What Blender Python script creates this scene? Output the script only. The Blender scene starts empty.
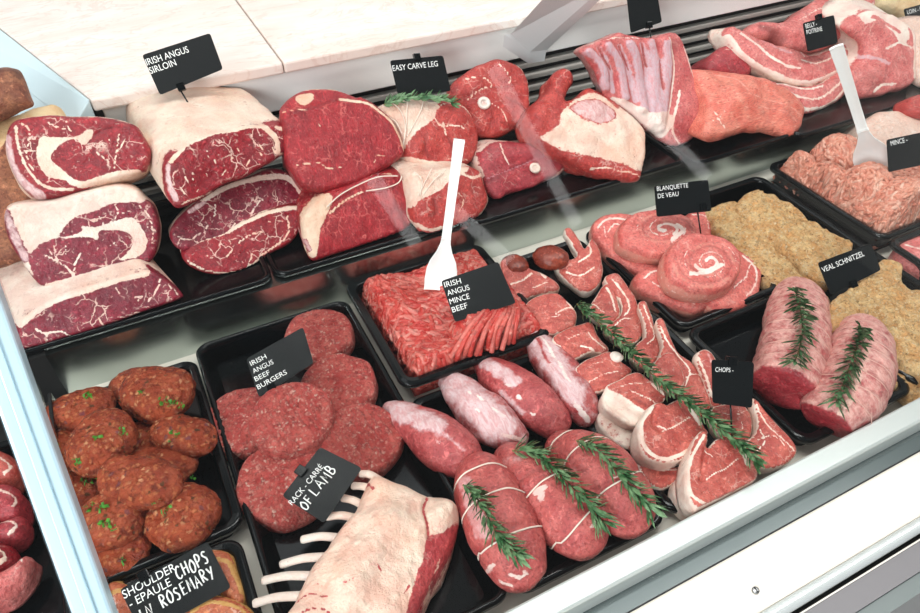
import bpy, bmesh, math, random
import numpy as np
from mathutils import Vector, noise
from mathutils.geometry import delaunay_2d_cdt
R = math.radians
COL = bpy.context.scene.collection
rng = random.Random(7)

# ------------------------------------------------------------------ camera
FPX, CX, CY = 692.0, 460.0, 306.5
PITCH, YAW, CAMZ = R(42.9), R(26.7), 0.8
C = np.array([0.0, 0.0, CAMZ])
FW = np.array([math.sin(YAW) * math.cos(PITCH), math.cos(YAW) * math.cos(PITCH), -math.sin(PITCH)])
RT = np.array([math.cos(YAW), -math.sin(YAW), 0.0])
UP = np.cross(RT, FW)
cam = bpy.data.cameras.new('camera')
cam.sensor_width = 36.0
cam.lens = 36.0 * FPX / 920.0
cam.clip_start = 0.02
camo = bpy.data.objects.new('camera', cam)
COL.objects.link(camo)
camo.location = C
camo.rotation_euler = (R(90) - PITCH, 0, -YAW)
bpy.context.scene.camera = camo

def ray(x, y): return FW + RT * (x - CX) / FPX - UP * (y - CY) / FPX
def PZ(x, y, z):
    d = ray(x, y); return C + d * ((z - CAMZ) / d[2])
def PY(x, y, Y):
    d = ray(x, y); return C + d * (Y / d[1])
def PP(x, y, p0, n):
    d = ray(x, y); return C + d * (((p0 - C) @ n) / (d @ n))
def proj(P):
    v = np.asarray(P) - C
    c = v @ FW
    return np.stack([CX + FPX * (v @ RT) / c, CY - FPX * (v @ UP) / c], -1)
def mpp(P): return float((np.asarray(P) - C) @ FW) / FPX     # metres per pixel at P
def nrm(v):
    v = np.asarray(v, float); return v / np.linalg.norm(v)

# ------------------------------------------------------------------ materials
def lin(c, a=True):
    o = [((v / 255) / 12.92 if v / 255 <= .04045 else ((v / 255 + .055) / 1.055) ** 2.4) for v in c[:3]]
    return tuple(o) + ((1.0,) if a else ())
class NT:
    def __init__(s, name):
        s.m = bpy.data.materials.new(name); s.m.use_nodes = True
        s.t = s.m.node_tree; s.t.nodes.clear()
        s.out = s.n('ShaderNodeOutputMaterial')
    def n(s, t, **kw):
        o = s.t.nodes.new(t)
        for k, v in kw.items(): setattr(o, k, v)
        return o
    def l(s, a, b): s.t.links.new(a, b)
    def put(s, sock, v):
        if hasattr(v, 'is_output') or isinstance(v, bpy.types.NodeSocket): s.l(v, sock)
        elif isinstance(v, tuple) and sock.type == 'RGBA': sock.default_value = v if len(v) == 4 else v + (1,)
        else: sock.default_value = v
    def math(s, op, a, b=None, c=None, clamp=False):
        o = s.n('ShaderNodeMath', operation=op, use_clamp=clamp)
        s.put(o.inputs[0], a)
        if b is not None: s.put(o.inputs[1], b)
        if c is not None: s.put(o.inputs[2], c)
        return o.outputs[0]
    def ramp(s, v, lo, hi, a=0.0, b=1.0):
        o = s.n('ShaderNodeMapRange', interpolation_type='SMOOTHSTEP')
        s.put(o.inputs[0], v)
        for i, x in zip((1, 2, 3, 4), (lo, hi, a, b)): s.put(o.inputs[i], x)
        return o.outputs[0]
    def mix(s, f, a, b):
        o = s.n('ShaderNodeMix', data_type='RGBA')
        s.put(o.inputs[0], f); s.put(o.inputs[6], a); s.put(o.inputs[7], b)
        return o.outputs[2]
    def attr(s, name): return s.n('ShaderNodeAttribute', attribute_name=name).outputs['Fac']
    def co(s, scale=None):
        c = s.n('ShaderNodeTexCoord').outputs['Object']
        if scale is None: return c
        m = s.n('ShaderNodeMapping'); s.l(c, m.inputs[0]); m.inputs['Scale'].default_value = scale
        return m.outputs[0]
    def noise(s, co, scale, detail=3.0, rough=.55, dist=0.0, fac=True):
        o = s.n('ShaderNodeTexNoise'); s.l(co, o.inputs['Vector'])
        o.inputs['Scale'].default_value = scale; o.inputs['Detail'].default_value = detail
        o.inputs['Roughness'].default_value = rough; o.inputs['Distortion'].default_value = dist
        return o.outputs[0 if fac else 1]
    def vor(s, co, scale, feature='F1', out='Distance', rnd=1.0):
        o = s.n('ShaderNodeTexVoronoi', feature=feature); s.l(co, o.inputs['Vector'])
        o.inputs['Scale'].default_value = scale; o.inputs['Randomness'].default_value = rnd
        return o.outputs[out]
    def bump(s, h, st=.3, d=.002, nrm=None):
        o = s.n('ShaderNodeBump'); s.put(o.inputs['Height'], h)
        o.inputs['Strength'].default_value = st; o.inputs['Distance'].default_value = d
        if nrm is not None: s.l(nrm, o.inputs['Normal'])
        return o.outputs[0]
    def bsdf(s, col, rough=.4, spec=.5, metal=0.0, normal=None, coat=0.0, sss=0.0):
        b = s.n('ShaderNodeBsdfPrincipled')
        s.put(b.inputs['Base Color'], col); s.put(b.inputs['Roughness'], rough)
        b.inputs['Specular IOR Level'].default_value = spec; b.inputs['Metallic'].default_value = metal
        b.inputs['Coat Weight'].default_value = coat; b.inputs['Coat Roughness'].default_value = .15
        if sss:
            b.inputs['Subsurface Weight'].default_value = sss
            b.inputs['Subsurface Radius'].default_value = (1.0, .35, .25); b.inputs['Subsurface Scale'].default_value = .004
        if normal is not None: s.l(normal, b.inputs['Normal'])
        s.l(b.outputs[0], s.out.inputs[0]); return s.m

def plain(name, c, rough=.5, spec=.5, metal=0.0, nscale=0, namp=.1, bumps=0, coat=0.0):
    t = NT(name); col = lin(c); nm = None
    if nscale:
        f = t.noise(t.co(), nscale, 4)
        col = t.mix(f, tuple(v * (1 - namp) for v in col[:3]) + (1,), tuple(min(1, v * (1 + namp)) for v in col[:3]) + (1,))
        if bumps: nm = t.bump(f, bumps, .001)
    return t.bsdf(col, rough, spec, metal, nm, coat)

def meat(name, l1, l2, f1, f2, mem=(238, 210, 208), dark=.35, marble=.5, vein=(240, 205, 190), grain=260, rough=.3, gscale=(1, 1, 1), bump=.35, spec=.5, smear=.5, sss=.08, vscale=42, fleck=.5):
    t = NT(name); co = t.co()
    n1 = t.noise(co, 38, 5, .6); n2 = t.noise(t.co(gscale), grain, 3, .6)
    lean = t.mix(t.ramp(n1, .3, .7), lin(l1), lin(l2))
    lean = t.mix(t.math('MULTIPLY', t.ramp(n2, .45, .72), .7), lean, tuple(v * .5 for v in lin(l1)[:3]) + (1,))
    n3 = t.noise(t.co(gscale), grain * .45, 4, .7, .6)
    lean = t.mix(t.math('MULTIPLY', t.ramp(n3, .54, .68), .5), lean, tuple(min(1, v * 1.9 + .02) for v in lin(l2)[:3]) + (1,))
    lean = t.mix(t.math('MULTIPLY', t.ramp(t.noise(co, 16, 4, .6), .5, .75), .5), lean, tuple(v * .45 for v in lin(l1)[:3]) + (1,))
    face = t.attr('face')
    # marbling: thin distorted cell borders, broken up, plus short flecks
    wob = t.noise(co, 55, 3, .6, fac=False)
    wco = t.n('ShaderNodeVectorMath', operation='MULTIPLY_ADD')
    t.l(wob, wco.inputs[0]); wco.inputs[1].default_value = (.02, .02, .02); t.l(co, wco.inputs[2])
    e = t.vor(wco.outputs[0], vscale, 'DISTANCE_TO_EDGE')
    brk = t.ramp(t.noise(co, 30, 2), .46, .62)
    v = t.math('MULTIPLY', t.ramp(e, .012, .045, 1, 0), brk)
    fl = t.ramp(t.noise(wco.outputs[0], 190, 2, .5, .6), .63, .70)
    v = t.math('MAXIMUM', v, t.math('MULTIPLY', fl, fleck))
    v = t.math('MULTIPLY', t.math('MULTIPLY', v, face), marble)
    col = t.mix(v, lean, lin(vein))
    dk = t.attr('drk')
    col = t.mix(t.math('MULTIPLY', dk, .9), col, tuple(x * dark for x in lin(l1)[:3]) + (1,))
    mm = t.ramp(t.math('ADD', t.attr('mem'), t.math('MULTIPLY', t.math('SUBTRACT', t.noise(co, 70, 5, .65), .5), 1.3)), .3, .75)
    ml = t.noise(t.co((2.2, .7, 1)), 75, 5, .7, 1.2)
    mcol = t.mix(t.ramp(ml, .35, .65), lin(mem), tuple(a * .5 + b * .5 for a, b in zip(lin(mem)[:3], lin(l2)[:3])) + (1,))
    col = t.mix(t.math('MULTIPLY', t.math('MULTIPLY', mm, t.ramp(t.attr('mem'), .02, .2)), .88), col, mcol)
    fa = t.attr('fat')
    en = t.math('SUBTRACT', t.noise(co, 150, 6, .72), .5)
    ff = t.ramp(t.math('ADD', fa, t.math('MULTIPLY', en, 1.5)), .36, .62)
    ff = t.math('MULTIPLY', ff, t.ramp(fa, .02, .15))
    fc = t.mix(t.ramp(t.noise(co, 26, 4, .6), .35, .65), tuple(v * .93 for v in lin(f1)[:3]) + (1,), tuple(v * .9 for v in lin(f2)[:3]) + (1,))
    fc = t.mix(t.math('MULTIPLY', t.ramp(t.noise(co, 9, 3, .6), .45, .7), .5), fc, tuple(v * s_ for v, s_ in zip(lin(f2)[:3], (.95, .78, .66))) + (1,))
    sm = t.math('MULTIPLY', t.ramp(t.noise(t.co((1, 2.2, 1)), 48, 5, .7, .8), .56, .74), smear)
    fc = t.mix(sm, fc, lin(tuple(int(.55 * a + .45 * b) for a, b in zip(f1, l2))))
    col = t.mix(ff, col, fc)
    h = t.math('ADD', t.math('MULTIPLY', t.noise(co, 95, 5, .7), 1.0), t.math('MULTIPLY', n3, .5))
    nm = t.bump(h, min(1, bump * 2.0), .004)
    rr = t.math('ADD', rough - .1, t.math('MULTIPLY', t.noise(co, 60, 3), .22))
    return t.bsdf(col, rr, spec, 0, nm, 0, sss)

def speck(name, base, base2, specs, rough=.4, scale=330, bump=.6, green=False, spec=.5, dens=.55, strength=.75):
    """ground or crumbed food: irregular crumbs of several colours"""
    t = NT(name); co = t.co()
    wob = t.noise(co, 120, 4, .7, fac=False)
    w = t.n('ShaderNodeVectorMath', operation='MULTIPLY_ADD')
    t.l(wob, w.inputs[0]); w.inputs[1].default_value = (.012, .012, .012); t.l(co, w.inputs[2])
    n0 = t.noise(co, 45, 5, .65)
    col = t.mix(t.ramp(n0, .35, .65), lin(base), lin(base2))
    col = t.mix(t.math('MULTIPLY', t.ramp(t.noise(w.outputs[0], scale * .55, 4, .7), .5, .68), .75), col, tuple(v * .42 for v in lin(base)[:3]) + (1,))
    vv = t.n('ShaderNodeTexVoronoi', feature='F1'); t.l(w.outputs[0], vv.inputs['Vector']); vv.inputs['Scale'].default_value = scale
    sx = t.n('ShaderNodeSeparateColor'); t.l(vv.outputs['Color'], sx.inputs[0])
    inner = t.ramp(vv.outputs['Distance'], .2, .65, 1, 0)
    f = t.math('MULTIPLY', t.ramp(sx.outputs[0], 1 - dens, 1.0), inner)
    col = t.mix(t.math('MULTIPLY', f, strength), col, lin(specs[0]))
    f2 = t.math('MULTIPLY', t.ramp(sx.outputs[1], .84, .97), inner)
    col = t.mix(t.math('MULTIPLY', f2, strength), col, lin(specs[1]))
    if green:
        v2 = t.n('ShaderNodeTexVoronoi', feature='F1'); t.l(w.outputs[0], v2.inputs['Vector']); v2.inputs['Scale'].default_value = 120
        s2 = t.n('ShaderNodeSeparateColor'); t.l(v2.outputs['Color'], s2.inputs[0])
        g = t.math('MULTIPLY', t.ramp(s2.outputs[0], .86, .9), t.ramp(v2.outputs['Distance'], .25, .4, 1, 0))
        col = t.mix(t.math('MULTIPLY', g, .7), col, lin((48, 54, 22)))
        g2 = t.math('MULTIPLY', t.ramp(s2.outputs[1], .94, .97), t.ramp(v2.outputs['Distance'], .3, .45, 1, 0))
        col = t.mix(t.math('MULTIPLY', g2, .5), col, lin((92, 62, 84)))
    fa = t.attr('fat')
    col = t.mix(fa, col, lin(specs[1]))
    h = t.math('ADD', t.math('MULTIPLY', inner, .5), t.math('MULTIPLY', t.noise(w.outputs[0], scale * .6, 5, .7), 1.4))
    nm = t.bump(h, bump, .004)
    return t.bsdf(col, rough, spec, 0, nm)

M = {}
M['beef'] = meat('beef_ribeye_meat', (132, 20, 34), (162, 30, 42), (250, 230, 210), (244, 208, 188), marble=.85, bump=.4)
M['beefdark'] = meat('beef_aged_meat', (112, 18, 40), (142, 28, 50), (248, 230, 216), (240, 208, 194), marble=.8)
M['topside'] = meat('beef_topside_meat', (150, 24, 36), (180, 42, 50), (250, 222, 196), (240, 190, 160), marble=.75, vein=(214, 104, 98), gscale=(2.6, 1, .6), grain=200, fleck=1.0, bump=.5)
M['leg'] = meat('lamb_leg_meat', (168, 46, 44), (198, 74, 66), (250, 230, 212), (242, 200, 180), marble=.35, fleck=.6, grain=300, bump=.45)
M['legdark'] = meat('lamb_leg_dark_meat', (150, 44, 54), (182, 66, 72), (246, 224, 210), (238, 196, 182), marble=.2, mem=(206, 150, 160))
M['chop'] = meat('lamb_chop_meat', (176, 66, 58), (210, 108, 94), (252, 236, 222), (242, 206, 190), marble=.4, fleck=.7, grain=300, vscale=60)
M['roll'] = meat('lamb_roll_meat', (178, 72, 72), (204, 104, 98), (248, 226, 214), (240, 196, 190), mem=(226, 176, 176), marble=.1, grain=260, bump=.4)
M['shank'] = meat('lamb_shank_meat', (164, 58, 62), (196, 96, 94), (250, 236, 228), (238, 206, 204), mem=(232, 210, 212), marble=.2, smear=.35, bump=.35)
M['rackfat'] = meat('lamb_rack_meat', (180, 60, 66), (202, 84, 84), (250, 224, 204), (244, 196, 176), mem=(236, 190, 176), marble=.2, smear=.75, bump=.5)
M['pork'] = meat('pork_meat', (208, 100, 98), (226, 134, 128), (252, 236, 222), (246, 212, 200), mem=(212, 186, 192), marble=.3, smear=.45)
M['veal'] = meat('veal_meat', (222, 106, 90), (236, 142, 122), (250, 226, 210), (244, 200, 184), mem=(244, 180, 164), marble=.1, gscale=(.5, 1.6, 3), grain=200)
M['vealroll'] = meat('veal_roll_meat', (206, 90, 84), (226, 126, 116), (252, 232, 222), (246, 208, 198), mem=(214, 146, 128), marble=.25, fleck=.35)
M['roastskin'] = meat('tied_roast_meat', (150, 36, 46), (184, 66, 72), (246, 206, 190), (238, 178, 164), mem=(238, 190, 178), marble=.2, smear=.6)
M['aged'] = meat('dry_aged_meat', (120, 62, 44), (168, 110, 78), (240, 214, 170), (226, 186, 138), dark=.5, marble=0, smear=.3, rough=.55, bump=.8)
M['marin'] = meat('marinated_meat', (186, 92, 62), (210, 130, 90), (226, 178, 108), (206, 150, 80), marble=.5, smear=.3, rough=.25)
M['skin'] = meat('pale_skin', (236, 190, 170), (244, 212, 196), (246, 220, 206), (238, 202, 186), marble=0, smear=.2)
M['ribs'] = meat('rib_inner_meat', (196, 84, 86), (218, 122, 118), (250, 232, 220), (244, 208, 198), mem=(208, 188, 198), marble=.2, smear=.5)
M['kidney'] = meat('kidney_meat', (110, 40, 28), (150, 64, 44), (220, 160, 140), (200, 130, 110), marble=0, rough=.18, bump=.2)
M['bone'] = meat('bone', (226, 186, 176), (240, 216, 206), (250, 240, 230), (246, 226, 214), marble=0, smear=.15, rough=.35)
M['burger'] = speck('ground_beef_patty', (190, 70, 66), (214, 104, 94), ((230, 158, 144), (240, 198, 182)), rough=.32, scale=230, bump=1.0, dens=.7, strength=.85)
M['mince'] = speck('minced_beef_strands', (186, 48, 44), (206, 78, 68), ((222, 124, 110), (238, 184, 168)), rough=.24, scale=180, bump=.35, dens=.4, strength=.5)
M['porkmince'] = speck('minced_pork_strands', (202, 118, 96), (218, 146, 122), ((232, 176, 152), (242, 208, 188)), rough=.36, scale=200, bump=.35, dens=.4, strength=.5)
M['kofta'] = speck('spiced_patty', (146, 54, 30), (182, 84, 52), ((212, 128, 82), (228, 170, 124)), rough=.16, scale=170, green=True, bump=1.0, dens=.7, strength=.8)
M['crumb'] = speck('golden_breadcrumbs', (232, 172, 110), (246, 208, 152), ((255, 236, 198), (176, 108, 58)), rough=.7, scale=280, bump=1.0, spec=.25, dens=.65)
M['black'] = plain('black_plastic', (5, 8, 10), .14, .3)
M['card'] = plain('black_sign_card', (9, 13, 15), .4, .3, nscale=30, namp=.25)
M['ink'] = plain('white_print', (240, 240, 238), .6)
M['chalk'] = plain('white_chalk_marker', (250, 250, 248), .6)
M['white'] = plain('white_plastic', (244, 244, 242), .35)
M['panel'] = plain('white_lacquered_panel', (246, 245, 242), .3, nscale=3, namp=.02)
M['enamel'] = plain('cream_enamel', (228, 222, 210), .35, nscale=2, namp=.03)
M['netting'] = plain('pink_netting', (222, 176, 164), .7)
M['trimblue'] = plain('pale_blue_enamel', (206, 228, 236), .3)
M['string'] = plain('butcher_string', (236, 220, 206), .8)
M['stem'] = plain('rosemary_stem', (128, 110, 66), .7)
M['parsley'] = plain('chopped_parsley', (70, 138, 36), .5, nscale=90, namp=.4)
M['gap'] = plain('black_rubber', (12, 12, 13), .6)
M['floor'] = plain('pale_pinkish_floor', (214, 204, 204), .5, nscale=4, namp=.05)
M['greypanel'] = plain('grey_front_panel', (120, 118, 120), .45, nscale=4, namp=.08)
M['kick'] = plain('grey_green_panel', (112, 122, 120), .4, nscale=3, namp=.05)
M['wall'] = plain('pale_wall', (236, 234, 230), .6)
M['groove'] = plain('grey_groove_steel', (92, 102, 102), .22, .5, .3)
M['bracketgrey'] = plain('light_grey_bracket', (222, 226, 226), .3)
M['screw'] = plain('screw_steel', (150, 152, 152), .3, metal=1.0)
M['grille'] = plain('grey_grille', (168, 164, 158), .35)
M['dark'] = plain('dark_vent', (18, 18, 18), .6)

def steel(name, c, rough, streak=(1, 90, 90)):
    t = NT(name)
    f = t.noise(t.co(streak), 6, 4, .6)
    col = t.mix(f, tuple(v * .9 for v in lin(c)[:3]) + (1,), lin(c))
    return t.bsdf(col, t.math('ADD', rough, t.math('MULTIPLY', f, .12)), .5, 1.0)
M['steel'] = steel('brushed_steel', (196, 206, 202), .16)
M['railsteel'] = plain('satin_steel', (206, 212, 210), .3, .5, .35)
M['post'] = plain('blue_white_aluminium', (196, 226, 238), .2, .6, .25)

def leafmat():
    t = NT('rosemary_leaf')
    f = t.noise(t.co(), 60, 2)
    col = t.mix(t.ramp(f, .35, .65), lin((40, 88, 46)), lin((116, 152, 108)))
    return t.bsdf(col, .4, .5)
M['leaf'] = leafmat()
def marble():
    t = NT('pink_white_marble'); co = t.co((1, 2.6, 1))
    n = t.noise(co, 2.6, 8, .62, 1.6)
    col = t.mix(t.ramp(n, .3, .7), lin((246, 238, 232)), lin((240, 220, 210)))
    v = t.math('ABSOLUTE', t.math('SUBTRACT', t.noise(co, 4.5, 6, .6, 2.2), .5))
    col = t.mix(t.math('MULTIPLY', t.ramp(v, .0, .03, 1, 0), .35), col, lin((214, 178, 162)))
    sp = t.ramp(t.noise(t.co(), 42, 4, .6), .68, .75)
    col = t.mix(t.math('MULTIPLY', sp, .4), col, lin((226, 172, 150)))
    return t.bsdf(col, .25, .5)
M['marble'] = marble()
def glass():
    t = NT('clear_glass')
    tr = t.n('ShaderNodeBsdfTransparent'); tr.inputs[0].default_value = (.975, .985, .98, 1)
    gl = t.n('ShaderNodeBsdfGlossy'); gl.inputs['Roughness'].default_value = .03
    gl.inputs[0].default_value = (1, 1, 1, 1)
    lw = t.n('ShaderNodeLayerWeight'); lw.inputs[0].default_value = .5
    fac = t.math('ADD', .014, t.math('MULTIPLY', t.math('POWER', lw.outputs['Facing'], 5.0), .9))
    mx = t.n('ShaderNodeMixShader'); t.l(fac, mx.inputs[0]); t.l(tr.outputs[0], mx.inputs[1]); t.l(gl.outputs[0], mx.inputs[2])
    t.l(mx.outputs[0], t.out.inputs[0]); return t.m
M['glass'] = glass()

# ------------------------------------------------------------------ mesh helpers
class MB:
    """collects vertices, faces and per-vertex attributes, then links ONE mesh object"""
    def __init__(s): s.v = []; s.f = []; s.a = {}; s.nv = 0
    def add(s, v, f, **attrs):
        v = np.asarray(v, float).reshape(-1, 3)
        s.v.append(v); b = s.nv
        s.f.extend([tuple(int(i) + b for i in q) for q in f]); s.nv += len(v)
        for k in set(attrs) | set(s.a):
            if k not in s.a: s.a[k] = [np.zeros(b)] if b else []
            x = attrs.get(k, 0.0)
            s.a[k].append(np.full(len(v), float(x)) if np.isscalar(x) else np.asarray(x, float))
        return s
    def box(s, x0, x1, y0, y1, z0, z1, M4=None):
        v = np.array([(x, y, z) for z in (z0, z1) for y in (y0, y1) for x in (x0, x1)], float)
        if M4 is not None: v = v @ M4[0].T + M4[1]
        return s.add(v, [(0, 2, 3, 1), (4, 5, 7, 6), (0, 1, 5, 4), (2, 6, 7, 3), (0, 4, 6, 2), (1, 3, 7, 5)])
    def hexa(s, b, t):
        """box between two quads of four corners each"""
        v = np.concatenate([b, t])
        return s.add(v, [(3, 2, 1, 0), (4, 5, 6, 7)] + [(i, (i + 1) % 4, 4 + (i + 1) % 4, 4 + i) for i in range(4)])
    def prism(s, loop, d):
        """closed loop of 3D points pushed along d"""
        loop = np.asarray(loop, float); n = len(loop)
        v = np.concatenate([loop, loop + d])
        return s.add(v, [tuple(range(n)), tuple(range(2 * n - 1, n - 1, -1))] + [(i, i + n, (i + 1) % n + n, (i + 1) % n) for i in range(n)])
    def tube(s, pts, r, seg=8, closed=False, flat=1.0, caps=True, **attrs):
        P = np.asarray(pts, float); n = len(P)
        rr = np.full(n, float(r)) if np.isscalar(r) else np.asarray(r, float)
        T = (np.roll(P, -1, 0) - np.roll(P, 1, 0)) if closed else np.gradient(P, axis=0)
        T /= np.linalg.norm(T, axis=1)[:, None] + 1e-12
        ref = np.array([0, 0, 1.0])
        if abs(T[0] @ ref) > .9: ref = np.array([1.0, 0, 0])
        A = np.cross(T, ref); A /= np.linalg.norm(A, axis=1)[:, None] + 1e-9
        B = np.cross(A, T)
        th = np.linspace(0, 2 * np.pi, seg, endpoint=False)
        v = P[:, None] + rr[:, None, None] * (np.cos(th)[None, :, None] * A[:, None] + flat * np.sin(th)[None, :, None] * B[:, None])
        f = []
        for i in range(n if closed else n - 1):
            j = (i + 1) % n
            for k in range(seg):
                k2 = (k + 1) % seg
                f.append((i * seg + k, i * seg + k2, j * seg + k2, j * seg + k))
        if not closed and caps: f += [tuple(range(seg - 1, -1, -1)), tuple(range((n - 1) * seg, n * seg))]
        return s.add(v.reshape(-1, 3), f, **attrs)
    def build(s, name, mat, parent=None, smooth=True, bevel=0.0):
        V = np.concatenate(s.v)
        if parent is None: o3 = np.array([(V[:, 0].min() + V[:, 0].max()) / 2, (V[:, 1].min() + V[:, 1].max()) / 2, V[:, 2].min()])
        else: o3 = world_loc(parent)
        me = bpy.data.meshes.new(name)
        me.from_pydata([tuple(x) for x in V - o3], [], s.f)
        for k, lst in s.a.items():
            at = me.attributes.new(k, 'FLOAT', 'POINT')
            at.data.foreach_set('value', np.concatenate(lst).astype(np.float32))
        me.materials.append(M[mat] if isinstance(mat, str) else mat)
        if smooth: me.polygons.foreach_set('use_smooth', [True] * len(me.polygons))
        me.update()
        ob = bpy.data.objects.new(name, me); COL.objects.link(ob)
        if parent is not None: ob.parent = parent
        else: ob.location = o3
        if bevel:
            b = ob.modifiers.new('bevel', 'BEVEL'); b.width = bevel; b.segments = 2; b.limit_method = 'ANGLE'; b.angle_limit = R(40)
        return ob
LOC = {}
def world_loc(o):
    p = np.array(o.location)
    while o.parent is not None:
        o = o.parent; p = p + np.array(o.location)
    return p
def empty(name, loc):
    o = bpy.data.objects.new(name, None); COL.objects.link(o); o.location = loc; o.empty_display_size = .02
    return o
def tag(o, label, cat, group=None, kind=None):
    o['label'] = label; o['category'] = cat
    if group: o['group'] = group
    if kind: o['kind'] = kind
    return o
def struct(o): o['kind'] = 'structure'; return o

def crom(P, k, closed):
    """Catmull-Rom through the points of P (any dimension), k steps per span"""
    P = np.asarray(P, float); n = len(P); out = []
    for i in range(n if closed else n - 1):
        if closed: p = [P[(i + j) % n] for j in (-1, 0, 1, 2)]
        else: p = [P[max(i - 1, 0)], P[i], P[i + 1], P[min(i + 2, n - 1)]]
        for t in np.arange(k) / k:
            out.append(.5 * (2 * p[1] + (p[2] - p[0]) * t + (2 * p[0] - 5 * p[1] + 4 * p[2] - p[3]) * t * t + (3 * p[1] - p[0] - 3 * p[2] + p[3]) * t ** 3))
    if not closed: out.append(P[-1])
    return np.array(out)
def resample(P, step, closed):
    Q = np.concatenate([P, P[:1]]) if closed else P
    d = np.r_[0, np.cumsum(np.linalg.norm(np.diff(Q, axis=0), axis=1))]
    n = max(8, int(round(d[-1] / step)))
    s = np.linspace(0, d[-1], n, endpoint=not closed)
    return np.stack([np.interp(s, d, Q[:, i]) for i in range(Q.shape[1])], -1)
def dist_poly(X, P, closed=False):
    P = np.asarray(P, float)
    if len(P) == 1: return np.linalg.norm(X - P[0], axis=1)
    A, B = (P, np.roll(P, -1, 0)) if closed else (P[:-1], P[1:])
    best = np.full(len(X), 1e9)
    for a, b in zip(A, B):
        d = b - a; L = d @ d + 1e-12
        t = np.clip(((X - a) @ d) / L, 0, 1)
        best = np.minimum(best, np.linalg.norm(X - a - t[:, None] * d, axis=1))
    return best
def inside(X, P):
    r = np.zeros(len(X), bool); n = len(P)
    for i in range(n):
        a, b = P[i], P[(i + 1) % n]
        c = (a[1] > X[:, 1]) != (b[1] > X[:, 1])
        with np.errstate(divide='ignore', invalid='ignore'):
            xi = (b[0] - a[0]) * (X[:, 1] - a[1]) / (b[1] - a[1] + 1e-15) + a[0]
        r ^= c & (X[:, 0] < xi)
    return r
def sstep(x, lo, hi):
    t = np.clip((x - lo) / (hi - lo), 0, 1); return t * t * (3 - 2 * t)
def nz(P, scale, seed=0.0):
    """vector noise for every row of P"""
    return np.array([noise.noise_vector(Vector((p[0] * scale + seed, p[1] * scale - seed, p[2] * scale + 2 * seed))) for p in P])
def nz1(P, scale, seed=0.0):
    return np.array([noise.noise(Vector((p[0] * scale + seed, p[1] * scale - seed, p[2] * scale + 2 * seed))) for p in P])

# marks drawn on a piece of meat: L = line, G = filled patch, in the outline's own units
def L(ch, w, pts, val=1.0): return ('l', ch, w, crom(pts, 4, False) if len(pts) > 2 else np.array(pts, float), val)
def G(ch, pts, val=1.0): return ('g', ch, 2.0, crom(pts, 3, True), val)
def spiral(cx, cy, rx, ry, turns, a0=0.0, r0=.12, r1=.95):
    a = np.linspace(0, turns * 2 * np.pi, int(turns * 22)); r = r0 + (r1 - r0) * a / a[-1]
    return [(cx + rx * q * math.cos(b + a0), cy + ry * q * math.sin(b + a0)) for q, b in zip(r, a)]
def ell(cx, cy, rx, ry, rot=0.0, n=14, wob=.04, seed=1):
    g = random.Random(seed); o = []
    for i in range(n):
        a = 2 * math.pi * i / n; q = 1 + g.uniform(-wob, wob)
        x, y = rx * q * math.cos(a), ry * q * math.sin(a); c, s_ = math.cos(rot), math.sin(rot)
        o.append((cx + x * c - y * s_, cy + x * s_ + y * c))
    return o
def paint(px, marks, base):
    out = {k: np.full(len(px), float(v)) for k, v in base.items()}
    for kind, ch, w, P, val in marks:
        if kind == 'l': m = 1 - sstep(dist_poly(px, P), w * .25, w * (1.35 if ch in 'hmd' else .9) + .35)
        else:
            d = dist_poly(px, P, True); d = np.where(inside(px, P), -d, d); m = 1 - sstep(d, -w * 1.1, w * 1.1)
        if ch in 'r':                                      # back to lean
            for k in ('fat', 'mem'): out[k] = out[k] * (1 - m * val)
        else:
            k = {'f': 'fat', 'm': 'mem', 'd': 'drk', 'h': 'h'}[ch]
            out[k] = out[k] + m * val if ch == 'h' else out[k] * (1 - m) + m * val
            if ch == 'd': out['h'] = out['h'] - m * val * .0022  # dark marks also sink in: crease shade painted into the colour, plus dark spots
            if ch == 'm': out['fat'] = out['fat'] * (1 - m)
    return out

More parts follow.
